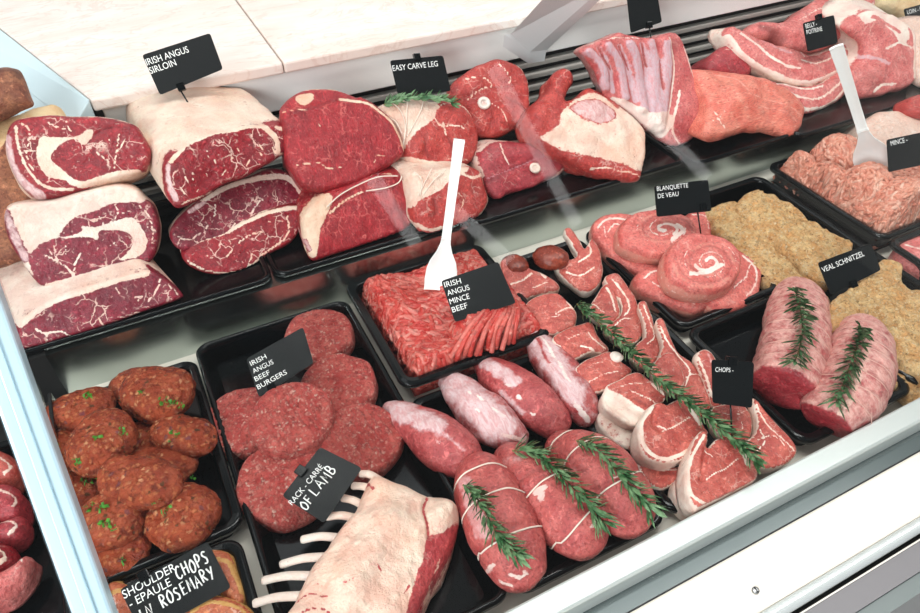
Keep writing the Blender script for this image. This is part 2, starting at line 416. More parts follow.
def rest(V):
    """soft meat settles on the tray under it and against the wall behind it"""
    V = V.copy(); up_ = V[:, 1].mean() > .86
    V[:, 2] = np.maximum(V[:, 2], .0892 if up_ else .0050)
    if up_: V[:, 1] = np.minimum(V[:, 1], 1.193)
    elif V[:, 0].mean() > -.15: V[:, 1] = np.maximum(V[:, 1], .2665)
    return V
def slab(name, outline, p0, n, dv, mat, marks=(), parent=None, g=2.1, edge=.006, dome=0.0, bs=1.0, bulge=0.0, base=None, side=None, amp=.0016, ascale=30, rows=5, famp=.0006, fscale=160, seed=None, rim=None, hfun=None, build=True):
    """a cut of meat: an outline on the plane (p0, n) with a rounded rim, pushed back by dv"""
    seed = rng.uniform(0, 50) if seed is None else seed
    n = nrm(n); dv = np.asarray(dv, float); p0 = np.asarray(p0, float)
    pxo = resample(crom(outline, 5, True), max(2.2, g), True)
    O = np.array([PP(x, y, p0, n) for x, y in pxo]); c0 = O.mean(0)
    ex = nrm(RT - (RT @ n) * n); ey = np.cross(n, ex)
    to2 = lambda P: np.stack([(P - c0) @ ex, (P - c0) @ ey], -1)
    B = to2(O)
    area = .5 * np.sum(B[:, 0] * np.roll(B[:, 1], -1) - np.roll(B[:, 0], -1) * B[:, 1])
    if area < 0: B = B[::-1]; O = O[::-1]
    sp = mpp(c0) * g
    lo, hi = B.min(0), B.max(0)
    gx, gy = np.meshgrid(np.arange(lo[0], hi[0], sp), np.arange(lo[1], hi[1], sp * .87))
    gx[1::2] += sp / 2
    I = np.stack([gx.ravel(), gy.ravel()], -1)
    I = I[inside(I, B)]
    if len(I): I = I[dist_poly(I, B, True) > sp * .55]
    nb = len(B)
    allp = np.concatenate([B, I]) if len(I) else B
    ov, oe, of, _, _, _ = delaunay_2d_cdt([Vector(p) for p in allp], [(i, (i + 1) % nb) for i in range(nb)], [], 1, 1e-7)
    V2 = np.array([tuple(v) for v in ov]); tri = [tuple(q) for q in of]
    nf = len(V2)
    # boundary vertices of the result, in order
    from collections import Counter
    ec = Counter()
    for q in tri:
        for a, b in zip(q, q[1:] + q[:1]): ec[(a, b)] += 1
    nxt = {a: b for (a, b) in ec if (b, a) not in ec}
    if not nxt: return None
    st = min(nxt); loop = [st]
    while nxt[loop[-1]] != st and len(loop) <= len(nxt): loop.append(nxt[loop[-1]])
    d = dist_poly(V2, B, True); dm = max(d.max(), 1e-6)
    e = min(edge, dm * .8)
    q = np.clip(1 - d / e, 0, 1)
    h = -e * (1 - np.sqrt(np.clip(1 - q * q, 0, 1))) + dome * (1 - (1 - d / dm) ** 2)
    P = c0 + V2[:, :1] * ex + V2[:, 1:] * ey
    px = proj(P)
    bdef = dict(fat=0.0, mem=0.0, drk=0.0, h=0.0)
    bdef.update(base or {})
    at = paint(px, marks, bdef)
    if rim:
        w, val = rim; m = 1 - sstep(d, w * .6, w * 1.2); at['fat'] = np.maximum(at['fat'], m * val)
    h = h + at.pop('h')
    if hfun is not None: h = h + hfun(px, d / dm)
    h = h + famp * nz1(P, fscale, seed) * np.clip(d / e, 0, 1)
    F = P + h[:, None] * n
    face = np.clip(d / e, 0, 1)
    sd = dict(fat=at['fat'][loop], mem=at['mem'][loop], drk=at['drk'][loop])
    for k, v in (side or {}).items(): sd[k] = np.full(len(loop), float(v))
    ring0 = F[loop]; cen = ring0.mean(0)
    rings, ra = [], []
    outw = ring0 - cen; outw -= np.outer(outw @ nrm(dv), nrm(dv)); outw /= np.linalg.norm(outw, axis=1)[:, None] + 1e-9
    for k in range(1, rows + 1):
        t = k / rows
        s_ = 1 - (1 - bs) * t
        rg = cen + (ring0 - cen) * s_ + dv * t + outw * (bulge * math.sin(math.pi * t))
        rings.append(rg)
    tail = cen + (ring0 - cen) * bs * .82 + dv * 1.02
    rings.append(tail)
    nl = len(loop)
    V = np.concatenate([F] + rings + [tail.mean(0)[None] + dv * .02])
    fs = list(tri)
    prev = list(loop)
    for k in range(len(rings)):
        cur = [nf + k * nl + i for i in range(nl)]
        for i in range(nl):
            j = (i + 1) % nl
            fs.append((prev[i], cur[i], cur[j], prev[j]))
        prev = cur
    cidx = len(V) - 1
    for i in range(nl): fs.append((prev[i], cidx, prev[(i + 1) % nl]))
    A = {}
    for k in ('fat', 'mem', 'drk'):
        A[k] = np.concatenate([at[k]] + [sd[k]] * len(rings) + [np.array([sd[k].mean()])])
    A['face'] = np.concatenate([face, np.zeros(len(V) - nf)])
    V = V + amp * nz(V, ascale, seed)
    V = rest(V)
    mb = MB().add(V, fs, **A)
    return mb.build(name, mat, parent) if build else mb

def loft(name, spine, mat, z=None, segs=36, rows=54, sq=.85, marks=(), base=None, cuts=(False, False), pinch=(), pdep=.06, amp=.002, ascale=28, afun=None, parent=None, floor=None, cap=.7, famp=.0006, fscale=150):
    """a roll or joint: a round section swept along a spine of (x, y, radius[, height])"""
    seed = rng.uniform(0, 50)
    S = np.array([(s[0], s[1], s[2]) for s in spine], float)
    zz = z if z is not None else floor
    P0, rad = [], []
    for s in spine:
        zc = s[3] if len(s) > 3 else z
        if zc is None:
            r = s[2] * mpp(PZ(s[0], s[1], floor + .04)); zc = floor + r * sq
        p = PZ(s[0], s[1], zc); P0.append(p); rad.append(s[2] * mpp(p))
    X = crom(np.column_stack([P0, rad]), 12, False)
    X = resample(X, np.linalg.norm(np.diff(X[:, :3], axis=0), axis=1).sum() / rows, False)
    Pc, rr = X[:, :3], X[:, 3].copy()
    T = np.gradient(Pc, axis=0); T /= np.linalg.norm(T, axis=1)[:, None]
    A = np.cross(T, [0, 0, 1.0]); A /= np.linalg.norm(A, axis=1)[:, None]; B = np.cross(A, T)
    n = len(Pc); arc = np.r_[0, np.cumsum(np.linalg.norm(np.diff(Pc, axis=0), axis=1))]; Ltot = arc[-1]
    for end in (0, 1):
        if cuts[end]: continue
        dd = arc if end == 0 else Ltot - arc
        cl = cap * rr[0 if end == 0 else -1]
        u = np.clip(dd / max(cl, 1e-6), 0, 1)
        rr *= np.sqrt(np.clip(1 - (1 - u) ** 2, .0025, 1))
    tt = arc / Ltot
    for tp in pinch: rr *= 1 - pdep * np.exp(-((tt - tp) / .022) ** 2)
    th = np.linspace(0, 2 * np.pi, segs, endpoint=False)
    V = Pc[:, None] + rr[:, None, None] * (np.cos(th)[None, :, None] * A[:, None] + sq * np.sin(th)[None, :, None] * B[:, None])
    V = V.reshape(-1, 3)
    fs = [(i * segs + k, i * segs + (k + 1) % segs, (i + 1) * segs + (k + 1) % segs, (i + 1) * segs + k) for i in range(n - 1) for k in range(segs)]
    tv = np.repeat(tt, segs); av = np.tile(th, n)
    facea = np.zeros(len(V))
    extra, exf = [], []
    for end in (0, 1):
        ids = list(range(segs)) if end == 0 else list(range((n - 1) * segs, n * segs))
        ctr = Pc[0 if end == 0 else -1]; prev = ids
        base_i = len(V) + sum(len(x) for x in extra)
        dirn = (-T[0] if end == 0 else T[-1])
        steps = (.85, .65, .45, .25) if cuts[end] else (.4,)
        pts = []
        for s_ in steps:
            pts.append(ctr + (V[ids] - ctr) * s_ + dirn * (.004 if cuts[end] else .0))
        pts.append((ctr + dirn * (.005 if cuts[end] else 0))[None])
        blk = np.concatenate(pts); extra.append(blk)
        for k in range(len(steps)):
            cur = [base_i + k * segs + i for i in range(segs)]
            for i in range(segs):
                q = (prev[i], prev[(i + 1) % segs], cur[(i + 1) % segs], cur[i])
                fs.append(q[::-1] if end == 0 else q)
            prev = cur
        ci = base_i + len(steps) * segs
        for i in range(segs):
            q = (prev[i], prev[(i + 1) % segs], ci); fs.append(q[::-1] if end == 0 else q)
        exf.append(np.full(len(blk), 1.0 if cuts[end] else 0.0))
        tv = np.concatenate([tv, np.full(len(blk), 2.0 + end if cuts[end] else float(end))]); av = np.concatenate([av, np.zeros(len(blk))])
    V = np.concatenate([V] + extra)
    bdef = dict(fat=0.0, mem=0.0, drk=0.0, h=0.0); bdef.update(base or {})
    at = paint(proj(V), marks, bdef); hh = at.pop('h')
    if afun is not None: at = afun(tv, av, V, at)
    face = np.concatenate([facea + .35] + exf)
    if cuts[0] or cuts[1]:
        m = face > .9
        for k in ('fat', 'mem'): at[k] = np.where(m, 0, at[k])
    ctrv = np.concatenate([np.repeat(Pc, segs, 0)] + [np.repeat(Pc[0 if e == 0 else -1][None], len(x), 0) for e, x in enumerate(extra)])
    out = V - ctrv; out /= np.linalg.norm(out, axis=1)[:, None] + 1e-6
    V = V + amp * nz(V, ascale, seed) + (famp * nz1(V, fscale, seed) + hh)[:, None] * out
    V = rest(V)
    ob = MB().add(V, fs, face=face, **at).build(name, mat, parent)
    def ring_at(t, off=.0012, tilt=0.0, a0=0.0, a1=2 * math.pi, m=44):
        i = int(np.clip(round(t * (n - 1)), 1, n - 2)); out_ = []
        for a in np.linspace(a0, a1, m, endpoint=False):
            j = int(np.clip(i + round(tilt * math.sin(a) * n), 1, n - 2))
            r_ = rr[j] + off
            p = Pc[j] + r_ * (math.cos(a) * A[j] + sq * math.sin(a) * B[j])
            out_.append(p + amp * np.array(noise.noise_vector(Vector((p[0] * ascale + seed, p[1] * ascale - seed, p[2] * ascale + 2 * seed)))))
        return np.array(out_)
    def top_at(t, off=.002, a=math.pi / 2):
        i = int(np.clip(round(t * (n - 1)), 0, n - 1))
        return Pc[i] + (rr[i] + off) * (math.cos(a) * A[i] + sq * math.sin(a) * B[i])
    return ob, ring_at, top_at

def lump(name, x, y, rx, ry, zc, mat, rot=0.0, amp=.004, ascale=22, hz=.62, parent=None, seed=None, rows=40, segs=52, famp=.0012, fscale=110, **attrs):
    seed = rng.uniform(0, 90) if seed is None else seed
    c = PZ(x, y, zc); k = mpp(c)
    a = rx * k; cz = ry * k * hz * 1.15
    b = math.sqrt(max((ry * k) ** 2 - (cz * .62) ** 2, (ry * k * .5) ** 2)) / .78
    hx = np.array([RT[0], RT[1], 0]); hy = np.array([-RT[1], RT[0], 0])
    cr, sr = math.cos(rot), math.sin(rot); ax = hx * cr + hy * sr; ay = -hx * sr + hy * cr
    V, f = [], []
    for i in range(rows + 1):
        ph = math.pi * i / rows
        for j in range(segs):
            t = 2 * math.pi * j / segs
            w = math.sin(ph) ** .85
            V.append(c + ax * a * w * math.cos(t) + ay * b * w * math.sin(t) + np.array([0, 0, cz * math.cos(ph)]))
    for i in range(rows):
        for j in range(segs):
            f.append((i * segs + j, (i + 1) * segs + j, (i + 1) * segs + (j + 1) % segs, i * segs + (j + 1) % segs))
    V = np.array(V)
    o = V - c; o /= np.linalg.norm(o, axis=1)[:, None] + 1e-9
    V = V + o * (amp * nz1(V, ascale, seed) + famp * nz1(V, fscale, seed))[:, None]
    V = rest(V)
    mb = MB().add(V, f, **attrs)
    ob = mb.build(name, mat, parent)
    return ob, V, o, c

# ------------------------------------------------------------------ the room and the counter
def structbox(name, mat, *b):
    return struct(MB().box(*b).build(name, mat, smooth=False))
structbox('floor', 'floor', -3, 4, -2.0, 3.0, -.95, -.9)
structbox('wall_back', 'wall', -3, 4, 2.6, 2.7, -.9, 2.4)
structbox('wall_right', 'wall', 3.9, 4, -2.0, 2.6, -.9, 2.4)
structbox('wall_left', 'wall', -3, -2.9, -2.0, 2.6, -.9, 2.4)

case = tag(empty('refrigerated_counter', (.7, .28, -.9)), 'refrigerated steel meat counter with stepped display under a slanted glass front', 'display counter')
def part(mb, name, mat, par=None, smooth=False, bevel=0.0): return mb.build(name, mat, par or case, smooth, bevel)
XL, XR = -.158, 1.95
XD = -.2225
part(MB().box(XD, XR, .245, .862, -.03, 0), 'lower_deck', 'enamel', bevel=.002)
part(MB().box(XD, XR, .860, .866, 0, .084), 'step_riser', 'steel')
part(MB().box(XD, XR, .866, 1.2, .070, .084), 'upper_deck', 'steel')
part(MB().box(-.052, XR, 1.2, 1.215, .198, .268), 'back_panel', 'panel', bevel=.002)
vent = part(MB().box(-.9, XR, 1.222, 1.235, -.05, .262), 'vent_recess', 'dark')
for k in range(4):
    z = .092 + k * .026
    part(MB().box(-.052, XR, 1.198 + .002 * k, 1.221, z, z + .012), 'vent_slat', 'grille', bevel=.003)
part(MB().box(XL, XR, .2355, .2645, -.06, .058), 'front_rail', 'railsteel', bevel=.003)
part(MB().box(XL, XR, .2136, .2354, -.06, .026), 'rail_groove', 'groove')
part(MB().box(XL, XR, .146, .2115, -.2, .030), 'front_ledge', 'enamel', bevel=.003)
part(MB().box(XL, XR, .2115, .2135, -.2, .026), 'seam_gap', 'gap')
part(MB().tube([(XL, .139, .026), (XR, .139, .026)], .0075, 14), 'bumper_bar', 'railsteel', smooth=True)
part(MB().box(XL, XR, .1275, .133, -.25, .012), 'bumper_gap', 'gap')
part(MB().box(XL, XR, .1258, .1274, -.25, .022), 'panel_edge', 'enamel')
part(MB().box(XL, XR, .100, .1257, -.88, .020), 'front_panel', 'greypanel')
part(MB().box(XL, XR, .083, .0998, -.88, .016), 'kick_panel', 'kick')
p = PZ(755.5, 590.5, .031)
sc = MB().tube([p + (0, 0, -.004), p + (0, 0, .0022)], .0042, 16)
sh = part(sc, 'screw', 'screw', smooth=True, bevel=.001)
part(MB().box(p[0] - .0006, p[0] + .0006, p[1] - .0035, p[1] + .0035, p[2] + .0014, p[2] + .0019 + .0006), 'screw_slot', 'gap', sh)
# glass front: a pane leaning back from the rail, held by an aluminium seam post
GN = nrm((0, -.73, .683)); GU = nrm((0, .683, .73)); G0 = np.array([0, .2225, .058])
def gp(x, s, o=0.0): return np.array([x, 0, 0]) + G0 * (0, 1, 1) + GU * s + GN * o
def gbox(x0, x1, s0, s1, o0, o1):
    return MB().hexa([gp(x0, s0, o0), gp(x1, s0, o0), gp(x1, s1, o0), gp(x0, s1, o0)], [gp(x0, s0, o1), gp(x1, s0, o1), gp(x1, s1, o1), gp(x0, s1, o1)])
part(gbox(-.177, -.1485, .0, .92, -.012, .010), 'seam_post', 'post', bevel=.003)
part(gbox(-.166, -.159, .0, .92, .010, .0125), 'post_rib', 'post', bevel=.001)
part(gbox(-.146, XR, .0, .92, -.003, .003), 'glass_pane', 'glass')
part(gbox(-.8, -.179, .0, .92, -.003, .003), 'glass_pane', 'glass')
# neighbouring counter on the left
part(MB().box(-1.0, XD, .25, 1.2, -.05, -.004), 'side_deck', 'dark')
part(MB().box(-.229, -.224, .30, .80, -.004, .07), 'side_divider', 'black', bevel=.001)
part(MB().box(-1.0, XD, .862, 1.2, -.004, .084), 'side_step', 'dark')
part(MB().box(-1.0, -.19, .2, .262, -.06, .034), 'side_rail', 'railsteel', bevel=.003)
# mitre trim along the slab's end
A0, A1 = np.array([-.064, 1.186, .292]), np.array([-.33, 2.02, .292])
B0, B1 = np.array([-.098, 1.17, .262]), np.array([-.40, 2.0, .262])
dn = np.array([0, 0, -.16])
part(MB().hexa([A0 + dn, A1 + dn, B1 + dn, B0 + dn], [A0, A1, B1, B0]), 'mitre_trim', 'trimblue', bevel=.002)
part(MB().hexa([B0 + dn, B1 + dn, B1 + dn + (-.03, -.01, -.03), B0 + dn + (-.03, -.01, -.03)], [B0 + (0, 0, -.001), B1 + (0, 0, -.001), B1 + (-.03, -.01, -.03), B0 + (-.03, -.01, -.03)]), 'mitre_skirt', 'trimblue')
part(MB().box(-.062, -.053, 1.196, 1.215, .09, .268), 'corner_gap', 'gap')

def slabtop(name, pts, z0, z1, label):
    o = MB().prism([(x, y, z0) for x, y in pts], np.array([0, 0, z1 - z0])).build(name, 'marble', None, False, .004)
    return tag(o, label, 'worktop')
slabtop('marble_worktop', [(-.062, 1.186), (.2505, 1.186), (.2505, 2.1), (-.352, 2.1)], .2695, .291, 'pale pink-veined marble worktop slab left of the joint, its end cut at an angle')
slabtop('marble_worktop', [(.2525, 1.186), (1.95, 1.186), (1.95, 2.1), (.2525, 2.1)], .2695, .291, 'pale marble worktop slab right of the joint, behind the slanted white bracket')
structbox('trim_1', 'panel', -.05, 1.95, 1.3, 2.1, .05, .2695)

# slanted bracket at the worktop edge
br = tag(empty('support_bracket', (.74, 1.17, .2)), 'white square-section support bracket slanting up from the worktop edge', 'bracket')
near = [PY(x, y, 1.165) for x, y in ((511, 34), (530, 52), (547, 50), (528, 33))]
far = [PY(x, y, 1.05) for x, y in ((560, -20), (612, -20), (621, -20), (570, -21))]
part(MB().hexa(near, far), 'arm', 'bracketgrey', br, bevel=.0015)
drop = np.array([0, .004, -.026])
part(MB().hexa([p_ + drop for p_ in [PY(504, 34, 1.165)] + near[1:]], [PY(504, 34, 1.165)] + near[1:]), 'socket', 'bracketgrey', br, bevel=.0015)

# ------------------------------------------------------------------ trays
def rrect(x0, x1, y0, y1, r, z, m=6):
    o = []
    for cx_, cy_, a in ((x1 - r, y1 - r, 0), (x0 + r, y1 - r, 90), (x0 + r, y0 + r, 180), (x1 - r, y0 + r, 270)):
        for k in range(m + 1):
            t = R(a + 90 * k / m); o.append((cx_ + r * math.cos(t), cy_ + r * math.sin(t), z))
    return np.array(o)
def tray(name, x0, x1, y0, y1, z0, h, label, r=.022, rim=.010, fl=.014, t=.003, group=None):
    mb = MB(); n = 28
    prof = [(fl, 0), (rim, h - .004), (rim * .9, h - .001), (rim * .5, h + .0005), (.001, h - .001), (0, h - .003), (0, h - .007)]   # (inset, height) outer under-side .. rim
    loops = []
    ins = [(fl + t, t), (rim + t, h - .006), (rim + t * .7, h - .0015), (rim, h), (rim * .5, h + .001), (.002, h), (0, h - .002), (0, h - .008), (.0025, h - .008), (rim - .001, h - .004), (fl, 0)]
    loops = [rrect(x0 + i, x1 - i, y0 + i, y1 - i, max(r - i * .6, .004), z0 + zz) for i, zz in ins]
    V = np.concatenate(loops); m = len(loops[0]); f = []
    for k in range(len(loops) - 1):
        for i in range(m):
            j = (i + 1) % m; f.append((k * m + i, k * m + j, (k + 1) * m + j, (k + 1) * m + i))
    f.append(tuple(range(m))); f.append(tuple(range(len(V) - 1, len(V) - m - 1, -1)))
    mb.add(V, f)
    o = mb.build(name, 'black')
    for p_ in o.data.polygons:
        if p_.normal.z > .97 or p_.normal.z < -.97: p_.use_smooth = False
    return tag(o, label, 'tray')
DZ = .0005; UZ = .0845
tray('food_tray', -.222, -.037, .505, .815, DZ, .035, 'small black tray of herbed patties beside the blue-white seam post')
tray('food_tray', -.222, -.047, .282, .497, DZ, .035, 'small black tray holding marinated shoulder chops at the bottom edge')
tray('food_tray', -.035, .212, .285, .842, DZ, .033, 'long black tray of beef burgers and rack of lamb', rim=.006, fl=.020)
tray('food_tray', .216, .470, .607, .862, DZ, .046, 'deep black tray filled with red minced beef', rim=.012, fl=.026)
tray('food_tray', .216, .436, .285, .603, DZ, .022, 'black tray under the lamb shanks and string-tied rolls')
tray('food_tray', .440, .652, .285, .604, DZ, .024, 'black tray under the front half of the lamb chops')
tray('food_tray', .474, .655, .607, .815, DZ, .026, 'black tray under the kidney chops below the steel step')
tray('food_tray', .660, .882, .535, .815, DZ, .033, 'black tray of spiral veal slices')
tray('food_tray', .660, .882, .285, .530, DZ, .033, 'black tray of two tied roasts with rosemary')
tray('food_tray', .886, 1.095, .285, .815, DZ, .035, 'long black tray of breaded schnitzels')
tray('food_tray', 1.12, 1.47, .543, .826, DZ, .045, 'black tray of pale pork mince')
tray('food_tray', 1.12, 1.47, .29, .538, DZ, .045, 'black tray at the right edge in front of the pork mince')
tray('food_tray', -.50, .110, .867, 1.17, UZ, .011, 'shallow black tray under the rib-eye joints on the upper step', rim=.006, fl=.008)
tray('food_tray', .113, .450, .869, 1.17, UZ, .011, 'shallow black tray under the red topside joints', rim=.006, fl=.008)
tray('food_tray', .453, .925, .852, 1.17, UZ, .011, 'shallow black tray under the leg and shoulder joints', rim=.006, fl=.008)
tray('food_tray', .928, 1.185, .834, 1.17, UZ, .011, 'shallow black tray under the smooth pink veal cut', rim=.006, fl=.008)
tray('food_tray', 1.188, 1.75, .822, 1.17, UZ, .011, 'shallow black tray under the pork belly and loin', rim=.006, fl=.008)
tray('food_tray', -.52, -.232, .34, .78, DZ, .03, 'black tray of red meat in the neighbouring counter at far left')
UF = UZ + .004     # floor of the upper trays
LF = .0042         # floor of the lower trays

# ------------------------------------------------------------------ signs
def fontmesh(txt):
    cu = bpy.data.curves.new('t', 'FONT'); cu.body = txt; cu.size = 1.0; cu.resolution_u = 3
    ob = bpy.data.objects.new('t', cu); COL.objects.link(ob)
    dg = bpy.context.evaluated_depsgraph_get(); ev = ob.evaluated_get(dg); me = ev.to_mesh()
    V = np.array([tuple(v.co) for v in me.vertices]); F = [tuple(p.vertices) for p in me.polygons]
    ev.to_mesh_clear(); bpy.data.objects.remove(ob); bpy.data.curves.remove(cu)
    return V, F
HAND = {'C': [[(.75, .85), (.45, 1), (.1, .6), (.15, .15), (.5, 0), (.8, .2)]], 'H': [[(.1, 1), (.12, 0)], [(.75, 1), (.72, 0)], [(.1, .5), (.74, .55)]],
 'O': [[(.45, 1), (.1, .6), (.2, .05), (.6, .05), (.8, .55), (.5, 1), (.4, .95)]], 'P': [[(.15, 0), (.15, 1), (.6, .95), (.7, .7), (.5, .48), (.15, .45)]],
 'S': [[(.7, .9), (.35, 1), (.15, .75), (.6, .4), (.5, .05), (.1, .1)]], 'I': [[(.4, 1), (.4, 0)]], 'N': [[(.1, 0), (.15, 1), (.7, .05), (.75, 1)]],
 'R': [[(.15, 0), (.15, 1), (.6, .95), (.65, .65), (.15, .5)], [(.3, .5), (.75, 0)]], 'E': [[(.7, 1), (.15, .97), (.15, 0), (.7, .02)], [(.15, .5), (.6, .52)]],
 'M': [[(.05, 0), (.15, 1), (.42, .35), (.72, 1), (.82, 0)]], 'A': [[(.05, 0), (.42, 1), (.8, 0)], [(.2, .38), (.65, .38)]], 'Y': [[(.1, 1), (.42, .5)], [(.8, 1), (.3, -.05)]],
 'F': [[(.15, 0), (.15, 1), (.7, .98)], [(.15, .52), (.6, .54)]], 'L': [[(.15, 1), (.15, .02), (.7, .02)]], 'B': [[(.15, 0), (.15, 1), (.55, .9), (.5, .55), (.15, .52)], [(.5, .55), (.75, .25), (.5, 0), (.15, 0)]]}
def sign(label, quad, p0, n, lines=(), hand=(), pin=None, clip=None, group=None):
    n = nrm(n); p0 = np.asarray(p0, float)
    Q = np.array([PP(x, y, p0, n) for x, y in quad]); th = .0016
    root = tag(empty('price_sign', Q.mean(0)), label, 'sign', group)
    # slightly rounded corners
    loop = []
    for i in range(4):
        a, b, c = Q[i - 1], Q[i], Q[(i + 1) % 4]
        u, v = nrm(a - b), nrm(c - b)
        for t in (0, .5, 1):
            loop.append(b + .004 * (u * (1 - t) ** 2 + v * t * t))
    MB().prism(loop, -n * th).build('card', 'card', root, False)
    ex = nrm(Q[1] - Q[0]); eyv = nrm(Q[0] - Q[3])
    px_w = np.linalg.norm(Q[1] - Q[0])
    if lines:
        mb = MB()
        for txt, a, b, hpx in lines:
            V, F = fontmesh(txt)
            A, Bp = PP(a[0] + 1.4, a[1] - .4, p0, n), PP(b[0] + 1.0, b[1] - .3, p0, n); e = Bp - A; W = V[:, 0].max() - V[:, 0].min(); e1 = e / W
            up_ = np.cross(n, nrm(e)); H = hpx * mpp(A) / .70
            P = A + (V[:, :1] - V[:, 0].min()) * e1 + V[:, 1:2] * H * up_ + n * .0006
            mb.add(P, F)
        mb.build('lettering', 'ink', root, False)
    if hand:
        mb = MB()
        for txt, a, b, hpx in hand:
            A, Bp = PP(*a, p0, n), PP(*b, p0, n); e = (Bp - A) / len(txt); u = nrm(e); up_ = np.cross(n, u); H = hpx * mpp(A)
            for k, ch in enumerate(txt):
                for st in HAND.get(ch, []):
                    s_ = crom(st, 4, False) if len(st) > 2 and ch in 'COPSRB' else np.array(st)
                    dy = .08 * math.sin(k * 2.3)
                    mb.tube([A + e * (k + x * .95) + up_ * H * (y + dy) + n * .0008 for x, y in s_], .0009, 6, flat=.6)
        mb.build('handwriting', 'chalk', root, True)
    if clip is not None:
        c = PP(*clip, p0, n); d = eyv
        MB().hexa([c - ex * .006 - d * .006 + n * .004, c + ex * .006 - d * .006 + n * .004, c + ex * .006 + d * .006 + n * .004, c - ex * .006 + d * .006 + n * .004],
                  [c - ex * .006 - d * .006 - n * .006, c + ex * .006 - d * .006 - n * .006, c + ex * .006 + d * .006 - n * .006, c - ex * .006 + d * .006 - n * .006]).build('clip', 'black', root, False, .001)
    if pin is not None:
        (a, b, e_) = pin
        A = PP(*a, p0, n) - n * .003; Bp = A + np.asarray(e_, float) if b is None else np.asarray(PZ(b[0], b[1], e_))
        MB().tube([A, Bp, Bp + nrm(Bp - A) * .02], .0013, 8).build('pin', 'black', root)
    return root

# ------------------------------------------------------------------ upper step: beef
DY = np.array
def back(px_front, px_back, p0, n):
    a = PP(*px_front, p0, n); b = PZ(*px_back, a[2]); return b - a
nA = nrm((0, -.85, .53))
# dry-aged pieces at the far left
p = PY(10, 200, 1.06)
tag(slab('aged_beef_joint', [(-40, 140), (0, 118), (30, 108), (54, 101), (64, 112), (62, 130), (50, 160), (40, 200), (36, 250), (-40, 255)], p, (0, -.6, .8), (-.02, .06, -.05), 'aged',
    [G('f', [(-45, 140), (0, 116), (55, 98), (68, 112), (30, 128), (10, 140), (-10, 160), (-45, 175)])], edge=.012, dome=.004, amp=.004), 'dry-aged joint with a yellow fat cap and brown side, leftmost behind the rib-eye', 'meat joint')
p = PY(10, 100, 1.13)
tag(slab('aged_beef_joint', [(-40, 76), (-8, 66), (14, 65), (22, 76), (29, 92), (32, 103), (14, 110), (-4, 117), (-40, 128)], p, (0, -.75, .66), (-.05, .08, -.02), 'aged',
    [L('d', 5, [(-8, 70), (12, 68), (18, 76)], .8), L('d', 3, [(0, 114), (14, 108)], .7)], edge=.014, dome=.006, amp=.006), 'dark crusted brown piece of aged meat at the top left corner', 'meat joint')

p = PY(60, 196, 1.005)
tag(slab('ribeye_joint', [(5, 140), (9, 125), (20, 118), (49, 115), (78, 116), (105, 117), (133, 124), (143, 136), (150, 152), (146, 166), (140, 172), (122, 179), (98, 184), (82, 190), (60, 196), (44, 198), (32, 196), (18, 182), (8, 160)],
    p, nA, (-.005, .085, -.06), 'beef', [
    L('m', 6, [(7, 138), (10, 160), (22, 182), (40, 196)], .8), L('f', 2.5, [(16, 126), (19, 150), (30, 172), (48, 188), (75, 190)], .8),
    G('f', [(41, 136), (50, 137), (64, 137.5), (77, 137), (86, 130), (94, 131), (85, 145), (76, 139), (64, 142), (55, 150), (51, 158), (60, 168), (70, 177), (82, 181), (98, 177), (112, 172), (138, 169), (139, 173), (120, 180), (96, 185), (82, 188), (62, 181), (48, 177), (42, 170), (37, 158), (38, 146)]),
    L('r', 2.6, [(56, 181), (66, 183)]), L('r', 2.2, [(44, 179), (50, 181)]),
    L('f', 1, [(20, 122), (29, 130), (28, 145), (26, 155), (33, 170)], .9), L('f', 1, [(24, 150), (37, 152)], .8), L('f', .9, [(46, 122), (53, 126), (70, 131)], .9), L('f', .9, [(66, 121), (68, 127), (72, 132)], .8),
    L('f', 1.1, [(119, 133), (117, 148), (115, 160)], .9), L('f', .9, [(126, 137), (121, 148), (117, 157)], .8), L('f', 1.2, [(96, 152), (103, 158), (108, 162)], .9), L('f', .9, [(109, 138), (110, 147)], .8), L('f', 1, [(115, 160), (114, 170)], .9),
    L('d', .9, [(112, 127), (100, 131), (88, 143)], .7), L('f', 1.6, [(20, 118), (49, 115.5), (105, 117.5), (130, 123)], .55)], side=dict(fat=.85, mem=.3), edge=.007, bulge=.006), 'rib-eye joint on top of the left stack, its C-shaped fat seam facing left', 'meat joint')

